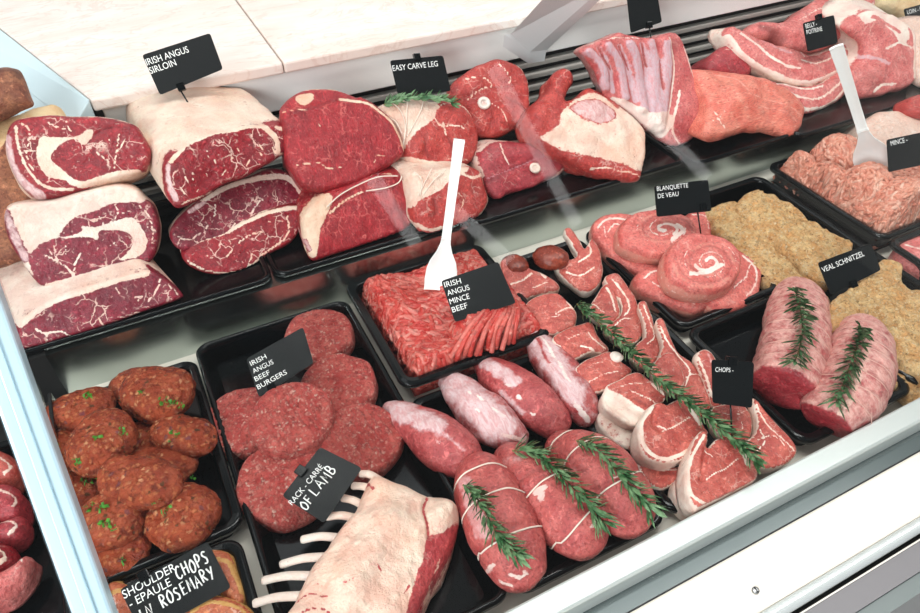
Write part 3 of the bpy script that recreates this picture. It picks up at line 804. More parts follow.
p = PY(60, 284, .938)
tag(slab('ribeye_joint', [(4, 215), (9, 206), (26, 202), (58, 199), (87, 190), (113, 185), (133, 187), (145, 198), (154, 206), (159, 220), (160, 232), (157, 250), (148, 264), (133, 272), (108, 273), (87, 279), (66, 285), (44, 287), (32, 278), (17, 257), (7, 236)],
    p, nA, (-.005, .09, -.05), 'beefdark', [
    G('f', [(2, 212), (26, 200), (60, 197), (87, 188), (113, 183), (135, 185), (147, 200), (130, 202), (112, 204), (95, 211), (78, 216), (66, 224), (57, 237), (40, 245), (31, 254), (29, 264), (34, 278), (17, 258)], .85),
    L('m', 6, [(6, 214), (14, 235), (24, 258)], .7), L('d', 1, [(68, 203), (60, 201), (85, 196)], .5),
    G('f', [(56, 238), (70, 236), (83, 231), (81, 226), (97, 227), (112, 222), (130, 217.5), (138, 222), (143, 230), (147, 240), (144, 252), (135, 258), (118, 262), (128, 252), (133, 240), (126, 232), (113, 230), (99, 231), (98, 240), (90, 237), (72, 238)]),
    L('f', 3.2, [(46, 286), (70, 280), (90, 274), (112, 268), (130, 262)]), L('r', 2.6, [(120, 263), (130, 260)]), L('r', 2.2, [(138, 258), (144, 257)]),
    L('f', 1.1, [(46, 256), (56, 260), (68, 268), (72, 276)], .9), L('f', 1, [(50, 252), (60, 260)], .8), L('f', 1.2, [(83, 252), (77, 260), (74, 270), (73, 280)], .9), L('f', 1, [(66, 246), (67, 254)], .8),
    L('f', .9, [(115, 204), (118, 214), (110, 222)], .8), L('f', .9, [(98, 216), (103, 220), (101, 225)], .8), L('f', 1, [(138, 204), (148, 214), (153, 228), (152, 244)], .8), L('f', .9, [(146, 226), (157, 232)], .7), L('f', .8, [(120, 214), (132, 210)], .7), L('f', .9, [(96, 250), (102, 244)], .6), L('f', .9, [(110, 246), (122, 238)], .7)],
    side=dict(fat=.9, mem=.2), edge=.007, bulge=.004), 'dark rib-eye joint in the middle of the left stack, pale fat flap on its left', 'meat joint')

p = PZ(90, 332, UF + .006)
tag(slab('sirloin_joint', [(20, 346), (18, 330), (24, 318), (40, 306), (65, 294), (95, 284), (125, 275), (148, 270), (163, 277), (175, 287), (182, 293), (181, 299), (150, 310), (110, 325), (60, 340), (26, 350)],
    p, (0, -.85, .53), (-.045, .17, .0), 'beefdark', [
    L('f', 5.5, [(20, 326), (40, 309), (65, 297), (95, 287), (125, 278), (146, 273)]), L('f', 1.6, [(36, 329), (46, 333), (60, 331), (72, 338)], .9), L('f', 1.2, [(46, 333), (48, 344)], .8),
    L('f', 1.2, [(160, 278), (158, 288), (148, 302)], .9), L('f', 1.1, [(175, 290), (181, 298)], .9), L('f', 1.2, [(168, 285), (176, 292)], .6), L('f', 1, [(133, 298), (142, 296), (137, 301)], .9), L('f', 1.4, [(98, 318), (104, 325)], .8), L('f', 1, [(115, 288), (120, 294)], .8), L('f', 1.3, [(120, 318), (140, 312)], .7)],
    side=dict(fat=1.0), edge=.006), 'sirloin joint with a broad white fat cap at the bottom of the left stack', 'meat joint')

nB = nrm((.28, -.8, .52)); p = PY(190, 206, .935)
dB = back((175, 152), (131, 94), p, nB)
tag(slab('sirloin_joint', [(172, 201), (167, 182), (167, 163), (175, 152), (198, 137), (228, 128), (262, 124), (284, 124), (295, 136), (293, 146), (283, 156), (268, 164), (252, 174), (225, 185), (207, 196), (190, 206), (178, 208)],
    p, nB, dB * (1, 1, 1) , 'beef', [
    L('f', 3.6, [(170, 162), (185, 146), (200, 137), (228, 129.5), (265, 126)]), L('f', 4.2, [(266, 128), (276, 138), (278, 152)]), L('f', 2.4, [(276, 127), (290, 131), (295, 140)]), L('f', 1.8, [(276, 152), (284, 154), (294, 143)]), L('r', 2, [(284, 147), (289, 140)]),
    L('m', 3, [(169, 165), (170, 182), (176, 200)], .9), L('f', 2, [(180, 205), (200, 197), (215, 190)], .6)] +
    [L('f', .8, [(x, y), (x + dx, y + dy)], .8) for x, y, dx, dy in ((186, 176, 4, 10), (192, 172, 2, 9), (206, 172, 4, 9), (206, 150, 2, 8), (258, 144, 6, 8), (272, 147, 3, 8), (230, 158, 5, 3), (250, 160, -4, 7), (222, 176, 5, -6), (236, 148, 3, 4), (181, 186, 4, 8), (200, 186, -2, 6), (258, 152, 5, 5), (240, 172, 3, -6), (214, 160, 2, 6))],
    side=dict(fat=.95, mem=.12), edge=.007, bulge=.002, rows=9, bs=.94, amp=.003), 'large sirloin joint with a thick creamy fat cap under the sirloin sign', 'meat joint')
TOPB = PP(230, 128, p, nB)[2]
p = PY(222, 235, .957)
tag(slab('sirloin_steak', [(171, 240), (170, 230), (182, 214), (208, 193), (226, 183), (252, 175), (269, 168), (284, 169), (300, 180), (311, 192), (309, 198), (300, 205), (275, 220), (222, 240), (192, 250), (178, 248)],
    p, (.15, -.72, .68), (.0, .08, -.045), 'beefdark', [L('f', 4.2, [(203, 200), (226, 188), (252, 180), (280, 176), (293, 182), (302, 194)]), L('m', 3, [(190, 212), (204, 203)], .8), L('f', 1.1, [(215, 205), (214, 218), (206, 228)], .9), L('f', 1.3, [(262, 200), (254, 208), (251, 216)], .9), L('f', 1.6, [(176, 236), (190, 240), (200, 232)], .7), L('f', 1.4, [(235, 222), (232, 230)], .8), L('f', 1, [(246, 195), (256, 192)], .6)],
    side=dict(fat=.9), edge=.006), 'sirloin slice in the middle of the second stack with a white fat strip', 'meat joint')
p = PZ(225, 273, UF + .004)
tag(slab('sirloin_steak', [(184, 250), (194, 241), (220, 234), (235, 225), (255, 215), (280, 206), (300, 205), (306, 213), (302, 226), (295, 238), (285, 246), (270, 254), (258, 264), (244, 271), (225, 275), (205, 272), (190, 266), (182, 257)],
    p, (.1, -.78, .62), (.0, .09, -.01), 'beef', [L('f', 3.6, [(196, 241), (225, 232), (250, 220), (275, 210), (302, 208)]), L('f', 1.4, [(287, 216), (289, 232), (278, 244), (260, 256)], .9), L('f', 1.1, [(262, 232), (248, 236), (236, 244)], .9), L('f', 1.6, [(186, 260), (205, 270), (225, 273), (246, 269), (258, 260)], .8), L('f', 1.1, [(228, 240), (232, 250), (225, 258)], .8), L('f', 1.4, [(252, 254), (248, 266)], .8), L('f', 1, [(205, 255), (215, 259)], .7), L('f', 1.2, [(268, 222), (288, 220)], .6)],
    side=dict(fat=.8), edge=.006), 'bright red sirloin slice at the bottom of the second stack', 'meat joint')

p = PY(345, 188, .945)
tag(slab('topside_joint', [(281, 114), (285, 101), (298, 91), (313, 86), (334, 86), (354, 92), (375, 102), (390, 115), (400, 131), (406, 150), (398, 160), (382, 170), (366, 179), (348, 186), (322, 191), (305, 188), (294, 173), (286, 158), (284, 138)],
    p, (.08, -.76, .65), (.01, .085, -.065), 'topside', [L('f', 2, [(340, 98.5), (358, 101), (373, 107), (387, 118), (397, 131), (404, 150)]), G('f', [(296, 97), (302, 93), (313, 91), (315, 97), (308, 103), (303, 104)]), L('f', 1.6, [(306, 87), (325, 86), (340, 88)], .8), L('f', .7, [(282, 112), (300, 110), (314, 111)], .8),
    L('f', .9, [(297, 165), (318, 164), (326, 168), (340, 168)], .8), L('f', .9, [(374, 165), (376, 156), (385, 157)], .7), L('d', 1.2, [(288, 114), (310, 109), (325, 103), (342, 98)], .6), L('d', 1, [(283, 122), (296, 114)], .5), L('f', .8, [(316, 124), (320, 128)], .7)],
    edge=.010, dome=.006, side=dict(fat=.15), hfun=lambda q, d: -.010 * (1 - sstep(q[:, 1] - (148 - .14 * q[:, 0]), -4, 6)) * (q[:, 0] < 360)), 'large bare red topside joint, upper of the pair right of the sirloin', 'meat joint')
p = PZ(350, 250, UF + .004)
tp = slab('topside_joint', [(302, 226), (304, 216), (312, 204), (326, 193), (350, 183), (372, 174), (398, 172), (403, 178), (413, 190), (415, 205), (413, 219), (408, 229), (388, 238), (364, 246), (332, 256), (314, 261), (306, 248)],
    p, (.08, -.8, .6), (.01, .09, -.01), 'topside', [G('f', [(300, 226), (310, 203), (328, 193), (332, 201), (325, 218), (319, 232), (315, 258), (306, 250)]), L('m', 2, [(305, 240), (310, 250)], .8), L('f', 1.4, [(330, 213), (340, 204), (352, 197), (362, 192)]), L('d', .9, [(334, 212), (346, 204)], .6), L('f', .8, [(372, 174), (392, 175)], .9)],
    edge=.008, dome=.005, side=dict(fat=.3), hfun=lambda q, d: .002 * np.sin(q[:, 0] * .55 - q[:, 1] * .25) * (q[:, 0] > 390))
tag(tp, 'tied red topside joint with white fat down its left edge, lower of the pair', 'meat joint')
nn = nrm((.08, -.8, .6))
for pts in ([(327, 207), (340, 195), (358, 185), (378, 177), (398, 176)], [(366, 191), (385, 188), (398, 183), (402, 176)]):
    MB().tube(crom([PP(x, y, p + nn * .0075, nn) for x, y in pts], 6, False), .0011, 6).build('string', 'string', tp)

# ------------------------------------------------------------------ upper step: legs, shoulder, ribs
p = PY(436, 167, .965); n4 = nrm((.12, -.75, .65))
o = slab('rolled_leg_joint', [(381, 110), (390, 101), (413, 97), (432, 99), (455, 100), (468, 107), (476, 120), (480, 138), (478, 152), (470, 163), (452, 168), (436, 167), (415, 164), (406, 153), (398, 134), (386, 122)],
    p, n4, (-.01, .085, -.05), 'leg', [G('f', [(378, 110), (390, 99), (413, 95), (440, 98), (436, 108), (432, 120), (420, 130), (409, 140), (404, 152), (396, 132)], .8), L('f', 1.2, [(434, 110), (446, 104), (462, 107), (474, 118)], .9), L('f', 1.4, [(433, 118), (440, 128), (450, 126), (462, 130)], .8), L('f', 1.4, [(441, 124), (444, 136)], .8), L('f', 3.5, [(408, 158), (425, 162), (442, 165)], .85),
    L('d', 2, [(424, 136), (424, 150), (430, 158)], .55), L('d', 1.6, [(446, 138), (452, 150), (462, 156)], .5), L('f', 2, [(448, 158), (468, 160)], .6), L('h', 5, [(418, 146), (416, 152)], .004), L('h', 7, [(450, 112), (462, 118)], .004)], edge=.012, dome=.008, side=dict(fat=.9), amp=.003)
tag(o, 'string-netted rolled leg joint below the carving-leg sign', 'meat joint')
for pts in ([(390, 101), (400, 110), (405, 124), (404, 140)], [(408, 98), (407, 110), (406, 128), (403, 146)], [(424, 98), (421, 110), (414, 124), (407, 136)], [(386, 116), (396, 122), (402, 134)]):
    MB().tube(crom([PP(x, y, p + n4 * .008, n4) for x, y in pts], 6, False), .0008, 6).build('string', 'string', o)
P4A = (p, n4)
p = PZ(440, 231, UF + .005)
o = slab('rolled_leg_joint', [(409, 173), (425, 168), (445, 166), (465, 165), (481, 170), (487, 185), (490, 202), (482, 216), (466, 224), (445, 231), (428, 233), (416, 221), (412, 203)],
    p, n4, (-.01, .09, -.01), 'leg', [G('f', [(406, 172), (445, 164), (470, 166), (462, 176), (450, 180), (440, 190), (420, 200), (412, 206)], .9), L('f', 1.6, [(480, 170), (487, 188), (488, 203), (480, 215)], .9), L('f', 2.4, [(462, 176), (474, 179), (482, 172)], .8), L('f', 2.6, [(416, 222), (430, 230), (446, 226)], .85), L('d', 2.2, [(432, 200), (436, 212), (428, 216)], .6), L('f', 1.4, [(452, 190), (462, 200), (458, 214)], .6), L('d', 1.8, [(470, 186), (474, 200)], .4), L('h', 6, [(425, 208), (428, 214)], .004)], edge=.012, dome=.006, side=dict(fat=.9), amp=.003)
tag(o, 'smaller rolled leg joint below the netted one, half behind the white scoop', 'meat joint')
for pts in ([(414, 172), (422, 180), (420, 196)], [(432, 168), (426, 180), (418, 196)], [(446, 170), (434, 180), (424, 194)]):
    MB().tube(crom([PP(x, y, p + n4 * .007, n4) for x, y in pts], 6, False), .0008, 6).build('string', 'string', o)

def bonering(parent, x, y, r, p, n, off, rot=0):
    mb = MB()
    c = PP(x, y, p + n * off, n); k = mpp(c); u = nrm(RT - (RT @ n) * n); v = np.cross(n, u)
    th = np.linspace(0, 2 * np.pi, 24, endpoint=False)
    mb.tube([c + (u * math.cos(a) + v * math.sin(a) * .85) * r * k * .72 for a in th], r * k * .3, 8, closed=True, fat=1.0)
    mb.build('bone', 'bone', parent)
    mb = MB(); V = [c + (u * math.cos(a) + v * math.sin(a) * .85) * r * k * .6 + n * .0008 for a in th]
    mb.add(V + [c + n * .0016], [(i, (i + 1) % 24, 24) for i in range(24)], fat=.5, face=1.0)
    mb.build('marrow', 'bone', parent)
p = PY(490, 136, 1.02); n5 = nrm((.0, -.82, .57))
o = slab('leg_steak', [(447, 98), (452, 86), (467, 72), (485, 63), (500, 58), (514, 62), (525, 70), (530, 84), (531, 102), (528, 118), (518, 128), (500, 136), (486, 137), (474, 134), (470, 120), (460, 108)],
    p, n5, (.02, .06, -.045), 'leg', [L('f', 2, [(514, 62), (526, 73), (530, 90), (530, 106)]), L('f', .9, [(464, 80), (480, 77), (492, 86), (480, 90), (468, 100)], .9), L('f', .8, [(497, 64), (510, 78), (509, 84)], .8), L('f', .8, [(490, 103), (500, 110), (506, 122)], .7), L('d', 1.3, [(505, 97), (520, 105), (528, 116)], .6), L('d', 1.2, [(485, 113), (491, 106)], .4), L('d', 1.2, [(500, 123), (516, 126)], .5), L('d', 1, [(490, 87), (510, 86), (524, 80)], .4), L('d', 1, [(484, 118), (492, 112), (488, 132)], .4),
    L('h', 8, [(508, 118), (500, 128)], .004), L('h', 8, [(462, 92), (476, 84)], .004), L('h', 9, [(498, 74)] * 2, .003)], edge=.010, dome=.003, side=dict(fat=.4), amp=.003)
tag(o, 'round leg steak with a ring of bone, standing beside the slanted bracket', 'meat joint')
bonering(o, 484, 103, 7, p, n5, .004)
p = PZ(510, 195, UF + .005); n6 = nrm((.05, -.72, .69))
o = slab('leg_steak', [(479, 165), (482, 150), (496, 140), (515, 141), (532, 141), (554, 139), (566, 146), (569, 160), (563, 174), (547, 180), (532, 189), (510, 194), (502, 199), (491, 194), (484, 180)],
    p, n6, (.0, .05, -.02), 'legdark', [L('f', 2, [(478, 152), (480, 166), (484, 176)], .9), L('f', 1.2, [(500, 144), (503, 158), (508, 165)], .9), L('m', 1.1, [(487, 178), (520, 166), (548, 154)], .7), L('f', 1.4, [(563, 170), (553, 179)], .9), L('f', 1.5, [(481, 150), (497, 140), (520, 140)], .9), L('d', 1.3, [(488, 182), (505, 172), (530, 162)], .5), L('h', 8, [(500, 155), (540, 150)], .004)], edge=.010, dome=.006, side=dict(fat=.6), amp=.003)
tag(o, 'dark red leg cut with a small bone ring, lying below the round steak', 'meat joint')
bonering(o, 535, 168, 6, p, n6, .008)

p = PZ(638, 181, UF + .006); n7 = nrm((-.05, -.62, .78))
o = slab('shoulder_joint', [(552, 75), (562, 69), (572, 72), (575, 80), (570, 90), (567, 97), (578, 95), (589, 86), (600, 90), (612, 96), (628, 110), (645, 128), (648, 145), (645, 168), (640, 182), (622, 179), (600, 173), (579, 164), (566, 157), (548, 148), (532, 137), (526, 122), (530, 109), (540, 97), (549, 88)],
    p, n7, (.0, .03, -.03), 'leg', [G('f', [(560, 113), (575, 98), (595, 94), (615, 102), (630, 114), (646, 130), (648, 150), (643, 172), (620, 166), (600, 160), (580, 155), (565, 152), (548, 144), (540, 136), (556, 128)], .74), G('m', [(567, 110), (578, 102), (598, 103), (612, 112), (612, 122), (597, 125), (577, 119)], .75), L('r', 3, [(582, 160), (610, 170), (636, 178)], .9), L('f', 1.2, [(590, 168), (622, 172), (642, 178)], .8), L('r', 3, [(592, 92), (604, 96), (618, 108)], .6), L('d', .7, [(620, 135), (622, 138)], .8), L('d', .7, [(633, 140), (634, 143)], .8), L('d', .8, [(628, 148), (630, 150)], .7), L('d', .6, [(640, 136), (643, 140)], .7),
    L('h', 10, [(562, 78)] * 2, .012), L('h', 12, [(590, 113)] * 2, .006), L('d', 1.6, [(556, 92), (566, 96)], .5), L('f', 3.4, [(558, 72), (570, 76)], .4), L('h', 9, [(540, 108), (535, 125)], .006)], edge=.012, dome=.012, side=dict(fat=.3), amp=.004)
tag(o, 'whole bone-in shoulder with shank knuckle and white fatty flap beside the rib rack', 'meat joint')

p = PZ(680, 146, UF + .004); n8 = nrm((.12, -.83, .54))
ribs = [[(588, 52), (602, 66), (607, 86)], [(608, 46), (622, 66), (628, 96)], [(630, 44), (640, 66), (645, 108)], [(650, 42), (656, 70), (655, 122)], [(666, 42), (667, 75), (660, 128)]]
gaps = [[(599, 48), (612, 68), (616, 90)], [(620, 46), (632, 68), (638, 100)], [(642, 44), (649, 66), (650, 108)], [(660, 60), (663, 90), (662, 112)]]
mk = [L('m', 5, r_, .9) for r_ in ribs] + [L('m', 3, g_, .85) for g_ in gaps] + [L('r', 1.4, [g_[0], tuple((np.array(g_[0]) + np.array(g_[1])) / 2), g_[1]], .95) for g_ in gaps] + [L('d', 1, g_[:2], .6) for g_ in gaps]
mk += [L('h', 5, r_, .007) for r_ in ribs] + [L('r', 4, [(582, 46), (600, 40), (622, 34), (655, 38), (678, 36)], 1), L('f', 1.5, [(590, 44), (612, 38), (640, 38)], .6),
    G('f', [(612, 96), (630, 100), (652, 112), (668, 112), (672, 124), (662, 138), (645, 127), (628, 110)], .9), L('r', 5, [(674, 40), (680, 62), (678, 86)], 1), L('f', 1.4, [(668, 38), (674, 62), (672, 95), (666, 122)], .9), L('f', 1.2, [(684, 46), (690, 66), (694, 78)], .8),
    G('r', [(680, 92), (694, 78), (705, 92), (706, 110), (696, 132), (681, 142), (672, 130), (676, 108)], 1), L('f', 1.4, [(680, 90), (675, 110), (672, 128), (680, 144)], .9), L('f', 1.3, [(696, 76), (707, 94), (706, 112), (697, 134)], .8), L('h', 14, [(690, 105), (686, 120)], .010), L('d', .7, [(683, 115), (688, 118)], .4)]
o = slab('rib_rack', [(582, 50), (592, 43), (611, 36), (621, 31), (632, 34), (655, 37), (666, 33), (679, 33), (688, 52), (694, 73), (704, 86), (708, 97), (706, 112), (697, 135), (680, 146), (664, 141), (655, 132), (645, 128), (630, 112), (612, 97), (603, 85), (598, 71), (590, 60)],
    p, n8, (.03, .06, -.03), 'ribs', mk, edge=.007, side=dict(fat=.4), amp=.002, g=1.8, hfun=lambda q, d: -.012 * np.exp(-(((q[:, 0] - 632) / 30) ** 2 + ((q[:, 1] - 82) / 30) ** 2)))
tag(o, 'rack of ribs standing upright, its grey-pink inner side and ribs showing', 'meat joint')

p = PZ(752, 131, UF + .024); n9 = nrm((.05, -.55, .83))
o = slab('veal_cut', [(690, 68), (717, 70), (747, 72), (770, 79), (793, 91), (806, 107), (804, 120), (797, 135), (786, 136), (765, 129), (742, 131), (720, 138), (706, 136), (702, 125), (706, 108), (698, 85)],
    p, n9, (.0, .07, -.016), 'veal', [L('m', .8, [(728, 100), (760, 103), (802, 117)], .6), L('m', .8, [(738, 112), (770, 112), (800, 127)], .6), L('m', .8, [(745, 90), (775, 98), (802, 110)], .5), L('f', .9, [(712, 110), (717, 122), (724, 130)], .7), L('f', .9, [(706, 125), (714, 121), (722, 114)], .6), L('m', 1.2, [(706, 74), (730, 82), (742, 98)], .6), L('h', 18, [(740, 98)] * 2, .010), L('h', 14, [(780, 112)] * 2, .004)], edge=.014, dome=.014, amp=.004)
tag(o, 'smooth salmon-pink veal cut right of the rib rack', 'meat joint')

# pork belly and loin at the right
nC = nrm((0, -.6, .8))
p = PY(725, 72, 1.03)
tag(slab('pork_piece', [(706, 66), (710, 55), (722, 46), (735, 44), (750, 54), (754, 68), (748, 76), (717, 74)], p, nC, (0, .05, -.05), 'legdark', [L('f', 1.2, [(722, 50), (740, 58), (750, 70)], .5)], edge=.01, dome=.01, amp=.004), 'small dark red piece tucked behind the veal cut and belly slabs', 'meat joint')
p = PZ(815, 111, UF + .005)
fl = [L('f', 2.2, [(796, 104), (808, 110), (830, 104), (846, 88)]), L('f', 1.6, [(786, 92), (806, 100), (824, 96), (842, 80)], .9), L('f', 1.6, [(776, 82), (800, 89), (822, 87)], .9)]
tag(slab('pork_belly', [(766, 78), (790, 84), (812, 85), (830, 80), (850, 66), (856, 72), (851, 86), (843, 98), (830, 105), (808, 113), (796, 102), (783, 92)], p, nC, (0, .05, -.02), 'pork', fl, edge=.008, dome=.004, side=dict(fat=.6), amp=.003), 'lower slab of layered pork belly under the belly sign', 'meat joint')
p = PY(812, 84, .945)
fl = [L('f', 3, [(727, 35), (744, 55), (765, 69), (790, 80), (812, 82), (840, 70), (866, 54)]), L('f', 1.8, [(740, 33), (758, 48), (776, 62), (798, 69)], .9), L('f', 1.4, [(800, 62), (815, 64), (832, 58)], .8), L('f', 1.5, [(838, 48), (852, 50), (864, 44)], .8), L('f', 1.2, [(842, 60), (858, 52)], .8), L('r', 1.6, [(736, 40), (752, 56), (772, 68), (800, 75), (830, 66)], .9), L('m', 2, [(760, 40), (790, 54)], .5), L('f', 1.2, [(798, 50), (804, 58)], .8), L('f', 1, [(812, 50), (820, 56)], .8)]
tag(slab('pork_belly', [(726, 34), (731, 25), (745, 30), (765, 39), (793, 48), (818, 54), (847, 42), (859, 36), (867, 48), (865, 57), (845, 69), (827, 79), (809, 84), (788, 80), (765, 69), (740, 53)], p, nrm((0, -.55, .83)), (0, .045, -.02), 'pork', fl, edge=.008, dome=.004, side=dict(fat=.7), amp=.003), 'upper slab of streaky pork belly stretching left behind the white scoop', 'meat joint')
p = PY(812, 46, 1.03)
tag(slab('pork_belly', [(750, 27), (760, 20), (780, 21), (800, 12), (815, 0), (835, -10), (865, -10), (876, 2), (868, 18), (850, 34), (830, 45), (805, 49), (790, 44), (776, 34), (765, 36), (752, 33)], p, nC, (0, .05, -.05), 'pork', [L('d', 3, [(760, 27), (772, 31), (784, 40)], .8), L('f', 1.4, [(800, 20), (830, 6), (852, -2)], .6), L('f', 1.4, [(850, 34), (864, 18), (872, 4)], .7), L('r', 3, [(800, 30), (840, 15)], .5), L('d', .7, [(842, 13), (844, 14)], .7)], base=dict(fat=.18), edge=.01, dome=.012, amp=.005), 'pink folded belly piece behind the belly sign, furthest back', 'meat joint')
p = PZ(880, 97, UF + .005); nL = nrm((-.1, -.75, .65))
o = slab('pork_loin_joint', [(861, 13), (871, 9), (891, 12), (910, 24), (918, 38), (918, 73), (911, 87), (894, 92), (878, 97), (863, 97), (853, 86), (854, 69), (864, 58), (864, 42), (850, 32), (848, 24)], p, nL, (.03, .10, .0), 'pork',
    [G('f', [(860, 14), (872, 10), (892, 14), (906, 26), (908, 40), (898, 44), (890, 32), (876, 22), (864, 24)], .9), L('r', 2.6, [(872, 18), (888, 25), (898, 33)], 1), L('r', 7, [(856, 28), (872, 36), (884, 46)], 1), L('f', 3.5, [(898, 18), (912, 30), (915, 50), (915, 76)]), L('f', 2, [(886, 48), (896, 44), (910, 48)], .8), L('m', 2.4, [(864, 56), (878, 60), (886, 64)], .8), L('f', 2.6, [(874, 93), (882, 86), (894, 84)], .7), L('d', 1.2, [(884, 66), (882, 82), (866, 94)], .4), L('h', 10, [(868, 78)] * 2, .006)], edge=.012, dome=.006, side=dict(fat=.9), amp=.004)
tag(o, 'chunky pork loin joint with pale rind right of the belly slabs', 'meat joint')
p = PY(905, 25, 1.08)
tag(slab('pork_joint', [(880, 4), (888, -10), (940, -10), (945, 26), (925, 33), (912, 22), (900, 12)], p, nC, (0, .05, -.06), 'aged', [L('f', 2, [(890, 0), (920, 12), (940, 22)], .7)], base=dict(fat=.75), edge=.012, dome=.01), 'tan skinned joint in the far top right corner behind the loin sign', 'meat joint')
p = PZ(935, 85, UF + .005)
tag(slab('pork_joint', [(914, 40), (922, 30), (960, 30), (965, 75), (940, 92), (920, 84)], p, nL, (.02, .08, 0), 'skin', [], base=dict(fat=.5), edge=.012, dome=.008), 'pale skinned joint cut off by the right edge, beside the pork loin', 'meat joint')

# ------------------------------------------------------------------ lower deck: patties, burgers, rack
def parsley(parent, pts, seed):
    g = random.Random(seed)
    for P, nn_ in pts:
        mb = MB()
        for _ in range(g.randint(7, 12)):
            q = P + np.array([g.uniform(-1, 1), g.uniform(-1, 1), g.uniform(-.2, .6)]) * .0055
            a, b = nrm([g.uniform(-1, 1) for _ in range(3)]), nrm([g.uniform(-1, 1) for _ in range(3)])
            s_ = g.uniform(.002, .0042)
            mb.add([q - a * s_, q + b * s_ * .8, q + a * s_, q - b * s_ * .8, q + nn_ * .0012], [(0, 1, 4), (1, 2, 4), (2, 3, 4), (3, 0, 4), (3, 2, 1, 0)])
        mb.build('parsley', 'parsley', parent, False)
KO = [  # x, y, rx, ry, z, rot, parsley px, label
 (61, 458, 24, 27, .030, .3, [], 'spiced patty half hidden by the seam post, beside the round patty'),
 (74, 497, 28, 27, .030, 0, [(83, 482), (92, 480)], 'spiced patty low by the seam post with parsley at its top'),
 (150, 437, 27, 20, .024, 0, [], 'shadowed spiced patty at the bottom in the middle of its tray'),
 (160, 466, 38, 24, .030, .2, [(190, 477)], 'spiced patty underneath the long front one, right end showing'),
 (117, 552, 30, 24, .026, .2, [(127, 561)], 'spiced patty lowest in the heap above the shoulder sign'),
 (132, 385, 22, 18, .034, .3, [(112, 400)], 'spiced patty at the back, mostly behind the largest one'),
 (80, 411, 35, 23, .045, .25, [(87, 396)], 'spiced patty at the back left against the seam post'),
 (158, 394, 38, 29, .055, 0, [(142, 391), (162, 402), (174, 402), (183, 405), (168, 404)], 'largest spiced patty at the back with a big sprig of parsley'),
 (102, 442, 34, 32, .060, 0, [(97, 438), (81, 463), (124, 432)], 'round domed spiced patty left of centre'),
 (184, 435, 35, 21, .042, -.35, [(176, 433), (173, 441)], 'oval spiced patty at the right wall of its tray'),
 (139, 480, 46, 25, .064, -.28, [(156, 502)], 'long spiced patty lying across the middle of the heap'),
 (111, 520, 34, 30, .048, -.1, [(90, 507), (104, 507), (104, 524), (113, 528)], 'spiced patty in front left with scattered parsley'),
 (183, 516, 39, 31, .036, .35, [(168, 512)], 'spiced patty in the front right corner above the shoulder sign')]
for i, (x, y, rx, ry, z, rot, pp, lab) in enumerate(KO):
    o, V, N_, c = lump('spiced_patty', x, y, rx, ry, z + LF, 'kofta', rot, amp=.007, famp=.0022, fscale=130, seed=3.1 * i, hz=.6)
    tag(o, lab, 'patty', 'spiced patties in the tray by the seam post')
    if pp:
        pv = proj(V); depth = (V - C) @ FW; pts = []
        for q in pp:
            dd = np.hypot(*(pv - q).T) + (depth - depth.min()) * 60
            k = int(dd.argmin()); pts.append((V[k], N_[k]))
        parsley(o, pts, i)

BU = [(318, 332, .030, 0, (0, 0, 1), 'burger patty lying alone at the back, above the burger sign'),
 (240, 417, .030, 1, (-.1, 0, 1), 'leftmost burger patty, partly under the ridged one'),
 (339, 382, .034, 0, (.06, -.1, 1), 'burger patty behind the central ridged one, right of the burger sign'),
 (361, 436, .036, 2, (.05, -.12, 1), 'ridged burger patty nearest the lamb shanks'),
 (291, 415, .058, 2, (-.04, -.16, 1), 'central ridged burger patty lying on top of its neighbours'),
 (283, 479, .030, 1, (0, -.06, 1), 'frontmost burger patty, partly under the rack of lamb sign')]
for i, (x, y, z, kind, n, lab) in enumerate(BU):
    n = nrm(n); c = PZ(x, y, z + LF); u = nrm(np.cross((0, 1, 0), n)); v = np.cross(n, u); rad = .0555 if i != 5 else .060
    g = random.Random(i)
    ph = [g.uniform(0, 6.28) for _ in range(3)]
    outl = [tuple(proj(c + (u * math.cos(a) + v * math.sin(a)) * rad * (1 + .02 * math.sin(2 * a + ph[0]) + .015 * math.sin(5 * a + ph[1])))) for a in np.linspace(0, 2 * np.pi, 36, endpoint=False)]
    ra = .45 + i * .06
    rid = (lambda q, d, ra=ra: .0011 * np.sin((q[:, 0] * math.cos(ra) - q[:, 1] * math.sin(ra)) * .98) * np.clip(d * 4, 0, 1)) if kind == 2 else None
    o = slab('beef_burger', outl, c, n, -n * .022, 'burger', [], edge=.006, dome=.001, bulge=.002, amp=.0022, ascale=45, famp=.0022, fscale=170, g=1.5, hfun=rid)
    tag(o, lab, 'burger', 'beef burgers on the black tray')

